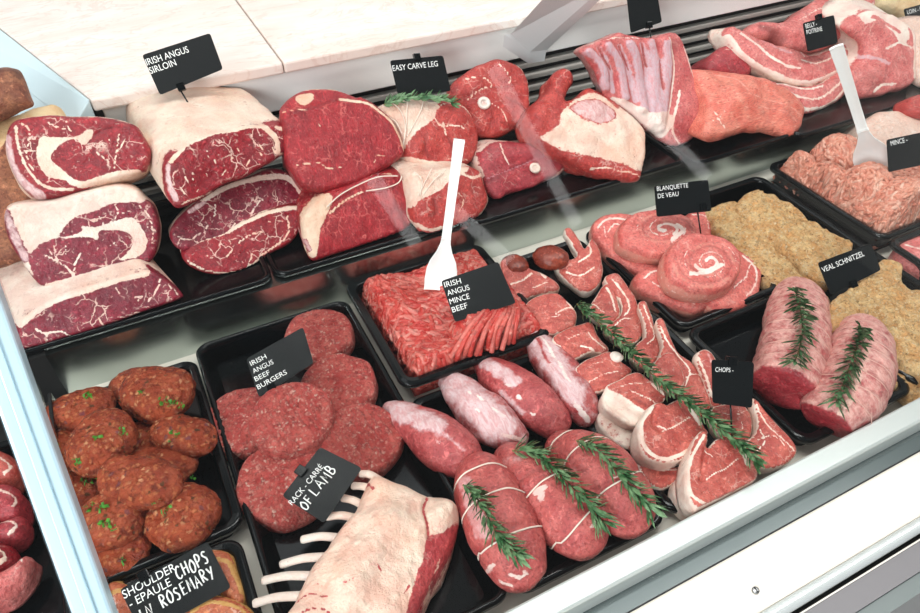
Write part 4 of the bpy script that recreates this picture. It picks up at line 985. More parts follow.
p = PZ(360, 560, .078)
rk = slab('rack_of_lamb', [(371, 474), (388, 477), (422, 489), (442, 493), (456, 501), (460, 514), (450, 548), (436, 575), (420, 605), (405, 632), (370, 652), (320, 657), (285, 642), (283, 615), (292, 598), (307, 572), (324, 545), (338, 524), (355, 507), (365, 488)],
    p, (.12, -.12, 1), (-.006, .006, -.066), 'rackfat', [
    G('r', [(429, 538), (421, 563), (412, 590), (407, 612), (402, 640), (430, 620), (446, 580), (460, 545), (464, 516), (454, 525), (441, 536)]), L('r', 1.6, [(427, 494), (425, 515), (429, 540)]), L('f', 1.6, [(440, 560), (430, 585), (424, 600)], .6),
    L('r', 1, [(294, 603), (308, 597), (326, 600)], .9), L('r', .9, [(300, 616), (318, 610), (332, 615)], .9), L('r', .8, [(372, 560), (380, 575)], .7), L('r', .8, [(340, 590), (352, 585)], .7), L('r', 2, [(367, 480), (374, 490)], .7), L('r', .8, [(402, 600), (408, 590)], .8), L('r', .8, [(310, 582), (322, 588)], .6), L('r', .9, [(336, 630), (350, 640)], .7),
    L('h', 11, [(446, 506), (443, 520)], .007), L('h', 2.5, [(427, 494), (425, 515), (429, 540)], -.005), L('h', 22, [(385, 530), (350, 590)], .008)],
    base=dict(fat=.82), side=dict(fat=.55), edge=.016, dome=.010, amp=.004, ascale=34, famp=.0016, fscale=120, bulge=.004)
tag(rk, 'rack of lamb with a fat cap and a row of bare white rib bones', 'meat joint')
BN = [((360, 474), (379, 480)), ((352, 486), (378, 493)), ((342, 498), (368, 509)), ((326, 517), (358, 519)), ((301, 540), (340, 538)), ((280, 565), (328, 557)), ((262, 581), (312, 576)), ((253, 604), (300, 596)), ((248, 628), (292, 620))]
for i, (a, b) in enumerate(BN):
    A, B_ = PZ(*a, .046), PZ(*b, .040); m = (A + B_) / 2 + (0, 0, .006)
    pts = crom([A, m, B_, B_ + (B_ - A) * .35 + (0, 0, -.006)], 6, False)
    rad = np.interp(np.linspace(0, 1, len(pts)), [0, .05, .2, 1], [.0040, .0052, .0050, .0062])
    mb = MB().tube(pts, rad, 10, flat=.75, fat=.75, mem=.15)
    mb.build('rib_bone', 'bone', rk)

# ------------------------------------------------------------------ mince: strands on a mound
def heap(name, rect, zf, hgt, mat, nst, rad, label, lobes=(), seed=1, wave=False, group=None, ln_=(9, 22), arcs=()):
    """a mound of extruded strands: one mesh nobody could count"""
    g = random.Random(seed); x0, x1, y0, y1 = rect; mb = MB()
    def H(x, y):
        u, v = (x - x0) / (x1 - x0), (y - y0) / (y1 - y0)
        e = max(0.0, min(1, min(u, 1 - u, v, 1 - v) * 13)); e = e * e * (3 - 2 * e)
        h = zf + .012 + hgt * e * (.80 + .35 * noise.noise(Vector((x * 14, y * 14, seed))))
        for (lx, ly, lr, lh) in lobes:
            d = math.hypot(x - lx, y - ly) / lr
            if d < 1: h = max(h, zf + .012 + lh * e * math.sqrt(1 - d * d))
        return h
    N = 44; V, F = [], []
    for j in range(N + 1):
        for i in range(N + 1):
            x, y = x0 + (x1 - x0) * i / N, y0 + (y1 - y0) * j / N
            V.append((x, y, H(x, y) - rad * 2.2))
    for j in range(N):
        for i in range(N):
            a = j * (N + 1) + i; F.append((a, a + 1, a + N + 2, a + N + 1))
    # skirt down to the tray floor
    b = len(V); edge = [i for i in range(N + 1)] + [(k + 1) * (N + 1) - 1 for k in range(1, N + 1)] + [N * (N + 1) + i for i in range(N - 1, -1, -1)] + [k * (N + 1) for k in range(N - 1, 0, -1)]
    xm, ym = (x0 + x1) / 2, (y0 + y1) / 2
    for k in edge: V.append((xm + (V[k][0] - xm) * .86, ym + (V[k][1] - ym) * .86, zf + .001))
    m = len(edge)
    for k in range(m): F.append((edge[k], b + k, b + (k + 1) % m, edge[(k + 1) % m]))
    F.append(tuple(range(b, b + m)))
    mb.add(V, F, fat=0.0)
    for s_ in range(nst):
        x, y = g.uniform(x0 + .006, x1 - .006), g.uniform(y0 + .006, y1 - .006)
        if g.random() < .3:                             # more along the edges, where the heap is steep
            if g.random() < .5: x = g.choice((x0, x1 - .03)) + g.uniform(.004, .026)
            else: y = g.choice((y0, y1 - .03)) + g.uniform(.004, .026)
        fld = noise.noise(Vector((x * 9, y * 9, seed + 5))) * 4.5
        a = fld + g.gauss(0, .5); st = rad * .95; n = g.randint(*ln_); pts = []
        lift = g.uniform(-.9, 1.0) * rad; ph = g.uniform(0, 6.28)
        for k in range(n):
            if not (x0 + .003 < x < x1 - .003 and y0 + .003 < y < y1 - .003):
                a += 2.0; x = min(max(x, x0 + .0035), x1 - .0035); y = min(max(y, y0 + .0035), y1 - .0035)
            wv = (.95 if wave else .35) * rad * math.sin(k * .9 + ph)
            pts.append((x - math.sin(a) * wv, y + math.cos(a) * wv, H(x, y) + lift + .35 * rad * math.sin(k * .6 + ph)))
            a += g.gauss(0, .16) + (.25 * math.sin(k * .8 + ph) if wave else .05 * math.sin(s_))
            x += math.cos(a) * st; y += math.sin(a) * st
        if len(pts) > 4:
            n = len(pts); r_ = rad * g.uniform(.82, 1.12)
            rr = [r_ * min(1, .55 + .3 * min(k, n - 1 - k)) for k in range(n)]
            mb.tube(pts, rr, 6, fat=max(0, g.gauss(.08, .17)))
    for P in arcs:
        mb.tube(crom(P, 6, False), rad, 7, fat=max(0, g.gauss(.08, .15)))
    o = mb.build(name, mat)
    return tag(o, label, 'minced meat', group, 'stuff')
ca = PZ(484, 326, .080); arcs = []
ga = random.Random(4)
for k in range(12):                                     # a coil of parallel strands fresh from the grinder, front right
    t_ = k / 11; j = lambda q=2.0: ga.uniform(-q, q)
    arcs.append([PZ(452 + 62 * t_ + j(), 360 - 16 * t_ + j(3), .050), PZ(460 + 56 * t_ + j(), 344 - 15 * t_ + j(), .072 + .008 * math.sin(3.1 * t_)), PZ(472 + 46 * t_ + j(1), 325 - 9 * t_, .088 + j(.003)), PZ(483 + 36 * t_ + j(1), 312 - 3 * t_, .086 + j(.003)), PZ(492 + 24 * t_, 300 + 3 * t_ + j(), .066)])
heap('minced_beef', (.236, .462, .618, .848), LF, .050, 'mince', 1700, .0042, 'heap of bright red minced beef strands in the deep black tray', seed=2, lobes=[(ca[0], ca[1] + .02, .045, .064)], ln_=(12, 26), arcs=arcs)
lob = []
for x, y, rp, h in ((797, 165, 22, .066), (838, 150, 28, .085), (826, 176, 22, .072), (868, 180, 30, .092), (905, 196, 34, .092), (822, 200, 24, .056), (852, 214, 26, .06), (884, 222, 24, .056), (930, 190, 30, .085), (800, 190, 16, .05)):
    q_ = PZ(x, y + 4, h * .8); lob.append((q_[0], q_[1], rp * mpp(q_) * 1.05, h))
heap('minced_pork', (1.134, 1.458, .556, .812), LF, .044, 'porkmince', 2600, .0036, 'pale pink wavy clumps of minced pork in the right-hand tray', seed=9, wave=True, lobes=lob, ln_=(10, 20))

# scoops
def scoop(name, base, top, wb, label):
    root = tag(empty(name, base), label, 'scoop')
    ax_ = nrm(top - base); nvec = nrm(C - (top + base) / 2); sx_ = nrm(np.cross(ax_, nvec)); nn_ = np.cross(sx_, ax_)
    Lh = np.linalg.norm(top - base)
    ts = [(-.10, 1.0, .0), (-.02, 1.06, -.004), (.06, 1.02, -.006), (.12, .86, -.004), (.19, .52, .0), (.25, .34, .002), (.30, .30, .003)]
    V, F = [], []
    def strip(ts, th, nmn):
        mb = MB(); m = len(ts)
        rows_ = []
        for t, w, o in ts:
            P = base + ax_ * (t * Lh); hw = w * wb
            for k in range(7):
                u = (k / 6) * 2 - 1
                rows_.append(P + sx_ * (u * hw) + nn_ * (o + .010 * u * u * (w if w > .5 else .25)))
        A = np.array(rows_); Bk = A - nn_ * th
        V = np.concatenate([A, Bk]); F = []; n_ = m * 7
        for i in range(m - 1):
            for k in range(6):
                a = i * 7 + k; F.append((a, a + 1, a + 8, a + 7)); F.append((n_ + a, n_ + a + 7, n_ + a + 8, n_ + a + 1))
            F.append((i * 7, i * 7 + 7, n_ + i * 7 + 7, n_ + i * 7)); F.append((i * 7 + 6, n_ + i * 7 + 6, n_ + i * 7 + 13, i * 7 + 13))
        F.append(tuple(range(7)) + tuple(range(n_ + 6, n_ - 1, -1))); e = (m - 1) * 7
        F.append(tuple(range(e + 6, e - 1, -1)) + tuple(range(n_ + e, n_ + e + 7)))
        mb.add(V, F); return mb.build(nmn, 'white', root, True, .001)
    strip(ts, .003, 'blade')
    strip([(.285, .30, .003), (.5, .30, .003), (.8, .33, .003), (.985, .37, .003), (1.0, .34, .003)], .005, 'handle')
    return root
s1 = PZ(441, 277, .082); scoop('plastic_scoop', s1, PY(459.5, 139, s1[1] + .085), .024, 'white plastic scoop standing in the red minced beef')
s2 = PZ(872, 160, .096); scoop('plastic_scoop', s2, PY(836, 46, s2[1] + .075), .030, 'white plastic scoop standing in the pale pork mince')

# ------------------------------------------------------------------ shanks and tied rolls
def streaks(*ls): return [L('m', 1.6, l, .9) for l in ls]
SH = [
 ([(387, 405, 8), (395, 411, 12), (410, 421, 19), (434, 437, 26), (455, 452, 26), (470, 463, 20), (482, 471, 13)], [L('m', 13, [(392, 408), (410, 414), (436, 425)], .85), L('r', 11, [(455, 460), (462, 466)], 1), L('f', 4, [(474, 458), (486, 474)], .9), L('m', 3, [(440, 430), (462, 448)], .6), L('f', 1.6, [(420, 424), (440, 444)], .5)], .1, 'leftmost lamb shank, pale with a red round muscle near its thick end'),
 ([(446, 376, 9), (455, 386, 14), (473, 405, 22), (498, 426, 24), (515, 438, 17), (527, 446, 10)], [L('m', 16, [(452, 384), (476, 406), (500, 425)], .95), L('d', 2, [(478, 408), (492, 424)], .25), L('f', 4, [(500, 435), (520, 440), (528, 446)], .8), L('f', 1.4, [(462, 390), (485, 400), (505, 418)], .8), L('f', 1.4, [(470, 400), (482, 418)], .7)], .5, 'second lamb shank from the left, covered in bluish-white membrane'),
 ([(479, 359, 9), (487, 367, 13), (505, 383, 22), (533, 404, 25), (554, 422, 19), (567, 434, 11)], [L('m', 8, [(484, 362), (500, 372), (516, 382)], .85), L('r', 8, [(520, 388), (545, 410), (558, 424)], 1), L('f', 1.4, [(503, 378), (518, 398), (534, 415)], .8), L('m', 4, [(500, 392), (520, 412)], .7), L('f', 3, [(556, 430), (566, 436)], .7)], 0, 'third lamb shank from the left, with bare dark red muscle on top'),
 ([(525, 319, 8), (533, 332, 11), (547, 354, 18), (562, 377, 21), (575, 397, 22), (585, 413, 17), (591, 424, 9)], [L('m', 12, [(528, 324), (548, 354), (572, 392)], .95), L('r', 3, [(536, 338), (550, 362)], .8), L('f', 6, [(576, 404), (588, 418)], .8), L('f', 1.5, [(540, 335), (560, 366), (578, 388)], .8), L('d', 4, [(569, 388), (571, 394)], .2), L('f', 4, [(524, 320), (530, 327)], .8)], .4, 'rightmost lamb shank, slimmest and silver-skinned, beside the chops')]
for sp, mk, mb_, lab in SH:
    o, ra, ta = loft('lamb_shank', sp, 'shank', floor=.006, sq=.9, marks=mk, base=dict(mem=mb_), amp=.004, ascale=30, famp=.001, cap=.6)
    tag(o, lab, 'lamb shank', 'lamb shanks in the black tray')
def cord(parent, P, r=.0011, closed=True): MB().tube(P, r, 6, closed=closed).build('string', 'string', parent)
RO = [
 ([(474, 466, 18), (481, 478, 28), (491, 502, 35), (503, 530, 37), (515, 555, 34), (524, 572, 27), (530, 583, 17)], [L('m', 9, [(466, 484), (474, 510), (484, 532)], .9), L('f', 5, [(488, 570), (492, 566)], .9), L('f', 3, [(510, 572), (520, 578), (526, 570)], .9), L('f', 2.5, [(500, 580), (514, 586)], .8)], (.22, .45, .70), 'front left tied lamb roll with three loops of string and pale membrane'),
 ([(505, 455, 15), (514, 464, 24), (530, 480, 30), (550, 500, 34), (570, 520, 35), (586, 536, 29), (596, 546, 18)], [L('f', 5, [(536, 493), (544, 488), (541, 500)], .95), L('d', 1.6, [(520, 482), (534, 470), (546, 468)], .5), L('m', 7, [(505, 462), (520, 460)], .5), L('f', 1.6, [(590, 528), (596, 520)], .8), L('d', 1.4, [(558, 526), (572, 512), (590, 508)], .45)], (.50, .78), 'middle tied lamb roll with a white patch of fat on its side'),
 ([(557, 444, 14), (566, 450, 23), (580, 458, 31), (598, 474, 37), (616, 496, 36), (631, 514, 30), (642, 528, 18)], [L('f', 2, [(612, 478), (618, 474)], .8), L('m', 5, [(585, 490), (600, 508)], .5), L('m', 7, [(560, 452), (575, 470)], .4)], (.14, .36, .66), 'right tied lamb roll nearest the rolled-up chops')]
ROLLS = []
for sp, mk, rg, lab in RO:
    o, ra, ta = loft('tied_lamb_roll', sp, 'roll', floor=.006, sq=.95, marks=mk, base=dict(mem=.12), pinch=rg, pdep=.07, amp=.003, ascale=32, cap=.6, segs=44, rows=64)
    tag(o, lab, 'lamb roll', 'string-tied lamb rolls')
    for t in rg: cord(o, ra(t, .0010, .02))
    ROLLS.append((o, ra, ta))

def rosemary(pts, label, n_per=3.2, lf=(.019, .031), seed=1, w=.0022, bare=.0):
    g = random.Random(seed); root = tag(empty('rosemary_sprig', pts[0]), label, 'rosemary sprig')
    S = resample(crom(pts, 8, False), .0016, False)
    MB().tube(S, np.linspace(.0013, .0007, len(S)), 6).build('stem', 'stem', root)
    T = np.gradient(S, axis=0); T /= np.linalg.norm(T, axis=1)[:, None]
    mb = MB()
    for i in range(int(bare * len(S)), len(S)):
        for _ in range(2 if g.random() < .55 * n_per / 3 else 1):
            t = T[i]; a = g.uniform(0, 6.28); u = nrm(np.cross(t, (0, 0, 1))); v = np.cross(u, t)
            rad = u * math.cos(a) + v * math.sin(a)
            if rad[2] < -.25: rad = rad - np.array([0, 0, 2 * rad[2]])
            d = nrm(t * g.uniform(.5, 1.0) + rad * g.uniform(.45, .95)); ln = g.uniform(*lf); wd = w * g.uniform(.8, 1.2)
            sd = nrm(np.cross(d, rad)); up_ = np.cross(sd, d)
            p0 = S[i]; p1 = p0 + d * ln * .35 + up_ * .0006; p2 = p0 + d * ln * .75 + up_ * .0002; p3 = p0 + d * ln - up_ * .001
            V = [p0, p1 + sd * wd, p1 - sd * wd, p1 + up_ * .0008, p2 + sd * wd * .9, p2 - sd * wd * .9, p2 + up_ * .0007, p3]
            F = [(0, 3, 1), (0, 2, 3), (1, 3, 6, 4), (3, 2, 5, 6), (4, 6, 7), (6, 5, 7), (0, 1, 2), (1, 4, 5, 2), (4, 7, 5)]
            mb.add(V, F)
    mb.build('leaves', 'leaf', root, False)
    return root
def onroll(k, tl, da):
    return [ROLLS[k][2](t, .004, a) for t, a in zip(tl, da)]
def lie(px, zs): return [PZ(x, y, z) for (x, y), z in zip(px, zs)]
def drape(px, o, off=.004):
    """points on the visible top of object o"""
    me = o.data; V = np.empty(len(me.vertices) * 3); me.vertices.foreach_get('co', V); V = V.reshape(-1, 3) + world_loc(o)
    pv = proj(V); dep = (V - C) @ FW; out = []
    for q in px:
        d = np.hypot(*(pv - q).T); c = np.where(d < max(5, d.min() + 2))[0]
        k = c[dep[c].argmin()]; out.append(PP(q[0], q[1], V[k], FW) - FW * off)
    return out
rosemary(drape([(463, 484), (471, 491), (481, 503), (489, 518), (497, 533), (507, 545), (516, 553)], ROLLS[0][0]), 'rosemary sprig on the front left tied lamb roll', seed=1)
rosemary(drape([(512, 450), (526, 450), (540, 456), (552, 466), (566, 480), (580, 495), (590, 506), (602, 520)], ROLLS[1][0]), 'rosemary sprig along the middle tied lamb roll', seed=2)
rosemary(drape([(576, 440), (590, 445), (604, 456), (618, 472), (630, 486), (640, 497), (648, 505)], ROLLS[2][0]), 'rosemary sprig along the right tied lamb roll', seed=3)

rosemary(drape([(384, 106), (394, 102), (408, 100), (424, 100), (440, 101), (454, 104)], bpy.data.objects['rolled_leg_joint'], .006), 'small rosemary sprig tucked behind the carving-leg sign', seed=8, lf=(.012, .022))
# ------------------------------------------------------------------ lamb chops
def chop(name, outl, z, n, marks, label, th=.017, mat='chop', rim=(.0019, .9), at=None, side=.75, base=None, dome=.002):
    c = np.mean(outl, 0) if at is None else at; n = nrm(n); p = PZ(c[0], c[1], z)
    o = slab(name, outl, p, n, -n * th, mat, marks, g=1.7, edge=.004, dome=dome, rim=rim, side=dict(fat=side), amp=.0022, ascale=40, base=base)
    return tag(o, label, 'lamb chop', 'lamb chops laid in two rows')
def bonebit(parent, x, y, rx, ry, z):
    lump('bone', x, y, rx, ry, z, 'bone', amp=.002, parent=parent, rows=14, segs=18, fat=.7)
NL, NR, NF = (-.10, -.30, .95), (-.18, -.30, .94), (.05, -.22, .97)
c1 = chop('lamb_chop', [(500, 262), (510, 257), (522, 259), (531, 268), (545, 273), (556, 281), (559, 290), (540, 294), (521, 300), (512, 296), (505, 282)], .055, NL, [L('f', 1.2, [(510, 284), (522, 281), (532, 274)], .9), L('f', 2.2, [(540, 271), (546, 277)], 1), L('f', 1.1, [(532, 288), (548, 282)], .7)], 'kidney chop at the back left corner, half under the mince sign')
lump('kidney', 515, 265, 15, 11, .058, 'kidney', rot=-.5, amp=.003, parent=c1)
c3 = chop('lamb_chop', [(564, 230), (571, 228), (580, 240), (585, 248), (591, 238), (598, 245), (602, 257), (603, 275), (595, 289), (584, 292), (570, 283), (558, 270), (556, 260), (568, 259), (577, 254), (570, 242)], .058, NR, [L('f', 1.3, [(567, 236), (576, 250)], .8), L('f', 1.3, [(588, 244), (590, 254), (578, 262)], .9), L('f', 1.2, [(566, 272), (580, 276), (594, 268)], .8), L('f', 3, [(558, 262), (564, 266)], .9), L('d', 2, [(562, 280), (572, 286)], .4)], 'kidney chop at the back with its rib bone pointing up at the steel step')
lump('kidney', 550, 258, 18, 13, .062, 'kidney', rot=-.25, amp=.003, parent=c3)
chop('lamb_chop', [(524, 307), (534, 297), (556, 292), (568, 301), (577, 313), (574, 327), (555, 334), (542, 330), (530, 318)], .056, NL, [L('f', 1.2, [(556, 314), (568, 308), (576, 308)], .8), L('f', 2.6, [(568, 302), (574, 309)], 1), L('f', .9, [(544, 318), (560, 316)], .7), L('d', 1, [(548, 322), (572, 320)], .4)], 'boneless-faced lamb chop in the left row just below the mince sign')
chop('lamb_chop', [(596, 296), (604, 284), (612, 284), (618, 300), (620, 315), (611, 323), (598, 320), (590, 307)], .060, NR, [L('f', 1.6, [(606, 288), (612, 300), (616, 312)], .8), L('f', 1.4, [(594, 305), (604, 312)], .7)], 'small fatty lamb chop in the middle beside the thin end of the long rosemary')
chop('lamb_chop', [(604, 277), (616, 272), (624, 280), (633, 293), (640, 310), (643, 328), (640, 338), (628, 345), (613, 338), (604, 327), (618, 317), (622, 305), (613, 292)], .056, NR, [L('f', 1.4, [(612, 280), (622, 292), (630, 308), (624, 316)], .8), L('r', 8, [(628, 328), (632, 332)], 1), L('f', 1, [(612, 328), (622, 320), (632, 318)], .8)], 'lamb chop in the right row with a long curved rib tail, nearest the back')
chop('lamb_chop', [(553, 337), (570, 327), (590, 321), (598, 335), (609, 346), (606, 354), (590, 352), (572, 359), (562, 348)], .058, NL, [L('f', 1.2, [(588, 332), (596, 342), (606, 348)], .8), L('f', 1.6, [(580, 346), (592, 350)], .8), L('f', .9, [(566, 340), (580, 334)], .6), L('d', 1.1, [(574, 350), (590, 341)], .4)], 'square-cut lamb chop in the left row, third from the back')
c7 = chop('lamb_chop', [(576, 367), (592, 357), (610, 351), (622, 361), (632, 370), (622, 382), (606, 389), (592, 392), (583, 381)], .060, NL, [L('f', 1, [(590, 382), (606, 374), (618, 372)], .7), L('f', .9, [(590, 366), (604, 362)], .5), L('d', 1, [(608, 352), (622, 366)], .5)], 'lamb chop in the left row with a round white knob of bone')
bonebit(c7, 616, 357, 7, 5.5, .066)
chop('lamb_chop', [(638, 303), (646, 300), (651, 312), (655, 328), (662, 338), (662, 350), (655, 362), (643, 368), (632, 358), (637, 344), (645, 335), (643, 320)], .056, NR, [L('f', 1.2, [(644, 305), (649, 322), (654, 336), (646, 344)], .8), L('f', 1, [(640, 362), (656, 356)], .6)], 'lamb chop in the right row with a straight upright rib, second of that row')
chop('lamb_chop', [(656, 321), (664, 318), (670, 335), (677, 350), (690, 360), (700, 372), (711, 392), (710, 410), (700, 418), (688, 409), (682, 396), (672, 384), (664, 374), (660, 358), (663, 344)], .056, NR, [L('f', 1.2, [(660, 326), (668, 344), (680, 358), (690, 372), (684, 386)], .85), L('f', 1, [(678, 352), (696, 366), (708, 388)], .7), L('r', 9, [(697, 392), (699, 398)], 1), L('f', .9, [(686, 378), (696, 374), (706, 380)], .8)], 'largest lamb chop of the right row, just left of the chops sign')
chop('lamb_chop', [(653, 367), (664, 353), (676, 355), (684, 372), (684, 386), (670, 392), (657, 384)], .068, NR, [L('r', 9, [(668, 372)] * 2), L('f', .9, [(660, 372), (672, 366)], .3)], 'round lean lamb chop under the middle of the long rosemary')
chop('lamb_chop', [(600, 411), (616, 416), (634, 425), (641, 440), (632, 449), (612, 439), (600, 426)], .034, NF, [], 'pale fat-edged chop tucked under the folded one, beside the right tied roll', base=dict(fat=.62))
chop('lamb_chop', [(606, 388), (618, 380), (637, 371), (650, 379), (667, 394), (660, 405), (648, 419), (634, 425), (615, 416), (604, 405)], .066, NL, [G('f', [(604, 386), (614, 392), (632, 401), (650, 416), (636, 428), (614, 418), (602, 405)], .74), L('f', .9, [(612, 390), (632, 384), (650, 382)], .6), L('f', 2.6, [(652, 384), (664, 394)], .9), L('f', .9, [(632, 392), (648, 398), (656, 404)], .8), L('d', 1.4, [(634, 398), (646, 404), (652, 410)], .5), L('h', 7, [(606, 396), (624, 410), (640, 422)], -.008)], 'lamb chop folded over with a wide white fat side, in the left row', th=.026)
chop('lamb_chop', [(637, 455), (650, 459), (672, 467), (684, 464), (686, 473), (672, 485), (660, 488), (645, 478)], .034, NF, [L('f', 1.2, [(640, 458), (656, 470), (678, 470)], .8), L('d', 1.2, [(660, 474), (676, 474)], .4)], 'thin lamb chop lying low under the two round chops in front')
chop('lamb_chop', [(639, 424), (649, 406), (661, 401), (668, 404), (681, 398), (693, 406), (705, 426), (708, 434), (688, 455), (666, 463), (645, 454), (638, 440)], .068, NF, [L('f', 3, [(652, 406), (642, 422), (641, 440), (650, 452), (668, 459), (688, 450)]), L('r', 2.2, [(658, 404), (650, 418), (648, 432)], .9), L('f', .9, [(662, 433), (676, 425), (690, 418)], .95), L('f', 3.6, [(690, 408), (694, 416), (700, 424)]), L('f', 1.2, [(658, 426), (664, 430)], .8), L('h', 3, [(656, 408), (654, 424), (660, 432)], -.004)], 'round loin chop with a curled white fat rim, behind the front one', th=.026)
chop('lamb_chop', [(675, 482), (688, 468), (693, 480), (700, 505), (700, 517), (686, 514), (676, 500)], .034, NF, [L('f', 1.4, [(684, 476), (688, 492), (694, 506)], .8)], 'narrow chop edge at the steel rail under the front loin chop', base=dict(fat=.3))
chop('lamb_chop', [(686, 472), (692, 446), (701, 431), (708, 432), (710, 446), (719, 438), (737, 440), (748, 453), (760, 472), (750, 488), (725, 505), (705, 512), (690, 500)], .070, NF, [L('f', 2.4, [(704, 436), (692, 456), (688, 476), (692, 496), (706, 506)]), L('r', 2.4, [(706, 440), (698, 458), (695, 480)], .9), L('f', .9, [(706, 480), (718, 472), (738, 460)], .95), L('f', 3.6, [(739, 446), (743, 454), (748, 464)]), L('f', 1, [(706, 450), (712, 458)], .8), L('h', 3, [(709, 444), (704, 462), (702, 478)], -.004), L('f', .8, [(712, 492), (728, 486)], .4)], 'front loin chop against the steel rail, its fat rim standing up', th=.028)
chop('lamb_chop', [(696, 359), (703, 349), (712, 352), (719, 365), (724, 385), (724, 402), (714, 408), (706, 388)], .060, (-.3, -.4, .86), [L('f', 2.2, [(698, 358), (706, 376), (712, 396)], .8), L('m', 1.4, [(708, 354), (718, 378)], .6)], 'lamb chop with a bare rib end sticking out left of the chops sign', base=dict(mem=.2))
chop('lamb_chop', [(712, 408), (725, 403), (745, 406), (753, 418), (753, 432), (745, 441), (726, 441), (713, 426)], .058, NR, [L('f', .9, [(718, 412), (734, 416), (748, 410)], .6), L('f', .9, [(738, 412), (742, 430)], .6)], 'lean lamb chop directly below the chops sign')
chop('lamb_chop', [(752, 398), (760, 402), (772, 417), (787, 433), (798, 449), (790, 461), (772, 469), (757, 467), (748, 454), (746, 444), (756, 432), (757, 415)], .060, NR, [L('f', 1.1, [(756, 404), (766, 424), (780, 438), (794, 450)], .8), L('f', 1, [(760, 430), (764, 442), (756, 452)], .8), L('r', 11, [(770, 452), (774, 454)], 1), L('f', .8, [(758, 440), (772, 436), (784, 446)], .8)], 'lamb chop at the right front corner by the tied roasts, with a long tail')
rosemary(lie([(577, 304), (586, 312), (597, 321), (610, 332), (622, 344), (637, 359), (652, 374), (668, 387), (685, 400), (703, 415), (720, 428), (738, 442), (748, 452), (756, 462)], [.072, .074, .076, .078, .078, .080, .084, .084, .084, .084, .082, .080, .080, .078]), 'long rosemary branch laid down the middle of the lamb chops', seed=5, n_per=3.4, lf=(.017, .028), w=.0022)

# ------------------------------------------------------------------ spiral veal slices
def vr(outl, z, n, th, label, mk, rim=None):
    c = np.mean(outl, 0); n = nrm(n); p = PZ(c[0], c[1], z)
    o = slab('veal_roll_slice', outl, p, n, -n * th, 'vealroll', mk, g=1.7, edge=.006, dome=.003, rim=rim, side=dict(mem=.75, fat=.28), amp=.003, bulge=.004)
    return tag(o, label, 'veal slice', 'rolled veal slices')
vr([(689, 213), (702, 209), (711, 217), (713, 234), (701, 242), (688, 232)], .045, (0, -.2, 1), .03, 'sliver of veal slice at the back, behind the sign pin', [L('f', 1.4, [(692, 216), (706, 218), (708, 230)], .6)])
vr([(735, 246), (750, 255), (761, 269), (762, 282), (757, 296), (744, 305), (726, 307), (710, 300), (712, 280), (728, 262)], .040, (.1, -.2, 1), .03, 'rightmost veal slice, lower, against the schnitzels', [L('f', 1.4, [(742, 256), (754, 268), (756, 282), (748, 296)], .8), L('f', 1.2, [(734, 288), (746, 276), (750, 266)], .7), L('d', 1.2, [(732, 290), (742, 282)], .3)])
vr([(592, 230), (597, 219), (610, 213), (628, 213), (648, 224), (662, 250), (664, 264), (650, 274), (638, 272), (618, 258), (600, 244)], .050, (-.1, -.25, 1), .032, 'leftmost veal slice, leaning outward beside the kidney chops', [L('f', 1.6, [(598, 228), (606, 220), (622, 219), (632, 226)], .85), L('f', 1.3, [(608, 232), (616, 224), (626, 232)], .8), L('f', 1, [(604, 226), (606, 238)], .7)])
vr([(636, 281), (641, 271), (656, 266), (672, 274), (690, 287), (710, 300), (708, 306), (694, 309), (676, 304), (656, 296), (642, 290)], .046, (.0, -.25, 1), .034, 'front veal slice lying flat with a tan outer edge', [L('f', 1.8, [(644, 280), (656, 272), (674, 280), (698, 300)], .8), L('f', 1.2, [(652, 284), (672, 294), (694, 304)], .6)])
sp = lambda cx_, cy_, rx, ry, a0: [L('f', 1.1, spiral(cx_, cy_, rx, ry, 1.7, a0, .22, .86), .62), L('f', 3.2, spiral(cx_, cy_, rx * .45, ry * .45, .85, a0 + 1.2, .2, .8), .75), L('m', 2.2, spiral(cx_, cy_, rx, ry, 1.6, a0 + 3, .3, .95), .5), L('d', .7, spiral(cx_, cy_, rx, ry, 1.5, a0 + 3.4, .3, .8), .45)]
vr(ell(659, 231, 39, 23, .0, 16, .03, 3), .078, (-.03, -.30, .95), .036, 'big veal slice behind the top one, its spiral facing up', sp(664, 230, 36, 21, .5) + [L('f', 3, [(676, 226), (682, 232), (672, 240)], .9)])
vr(ell(705, 261, 38, 30, .15, 16, .03, 4), .088, (.02, -.30, .95), .036, 'topmost veal slice with a clear white spiral, in the middle of the pile', sp(707, 263, 36, 28, 2.6) + [L('f', 3, [(690, 275), (708, 273), (720, 266)], .9)])

# ------------------------------------------------------------------ tied roasts
RS = [([(798, 291, 20), (798, 304, 27), (797, 322, 31), (794, 345, 33), (789, 368, 34), (783, 388, 33)], 'tied roast nearest the chops, dark red cut end towards the rail', [(795, 288), (796, 300), (800, 315), (801, 332), (798, 348), (793, 362)], 'rosemary sprig on the tied roast nearest the chops', 21),
 ([(861, 328, 22), (861, 344, 29), (858, 366, 34), (851, 386, 35), (842, 402, 34), (833, 414, 32), (828, 421, 29)], 'tied roast at the right against the schnitzels, end cut by the rail', [(859, 326), (857, 340), (852, 356), (846, 372), (840, 388), (834, 403)], 'rosemary sprig on the right-hand tied roast', 22)]
for spn, lab, rp, rl, sd in RS:
    tl = [.10 + .098 * k for k in range(9)]
    o, ra, ta = loft('tied_roast', spn, 'roastskin', floor=.006, sq=.95, base=dict(mem=.62, fat=.0), marks=[L('f', 10, [(s_[0] + 6, s_[1]) for s_ in spn[1:]], .55)], cuts=(False, True), pinch=tl, pdep=.045, amp=.003, segs=44, rows=80)
    tag(o, lab, 'roast', 'tied roasts with rosemary')
    for t in tl: MB().tube(ra(t, .0002, .03), .0006, 5, closed=True).build('netting', 'netting', o)
    rosemary(drape(rp, o), rl, seed=sd, n_per=3.6)

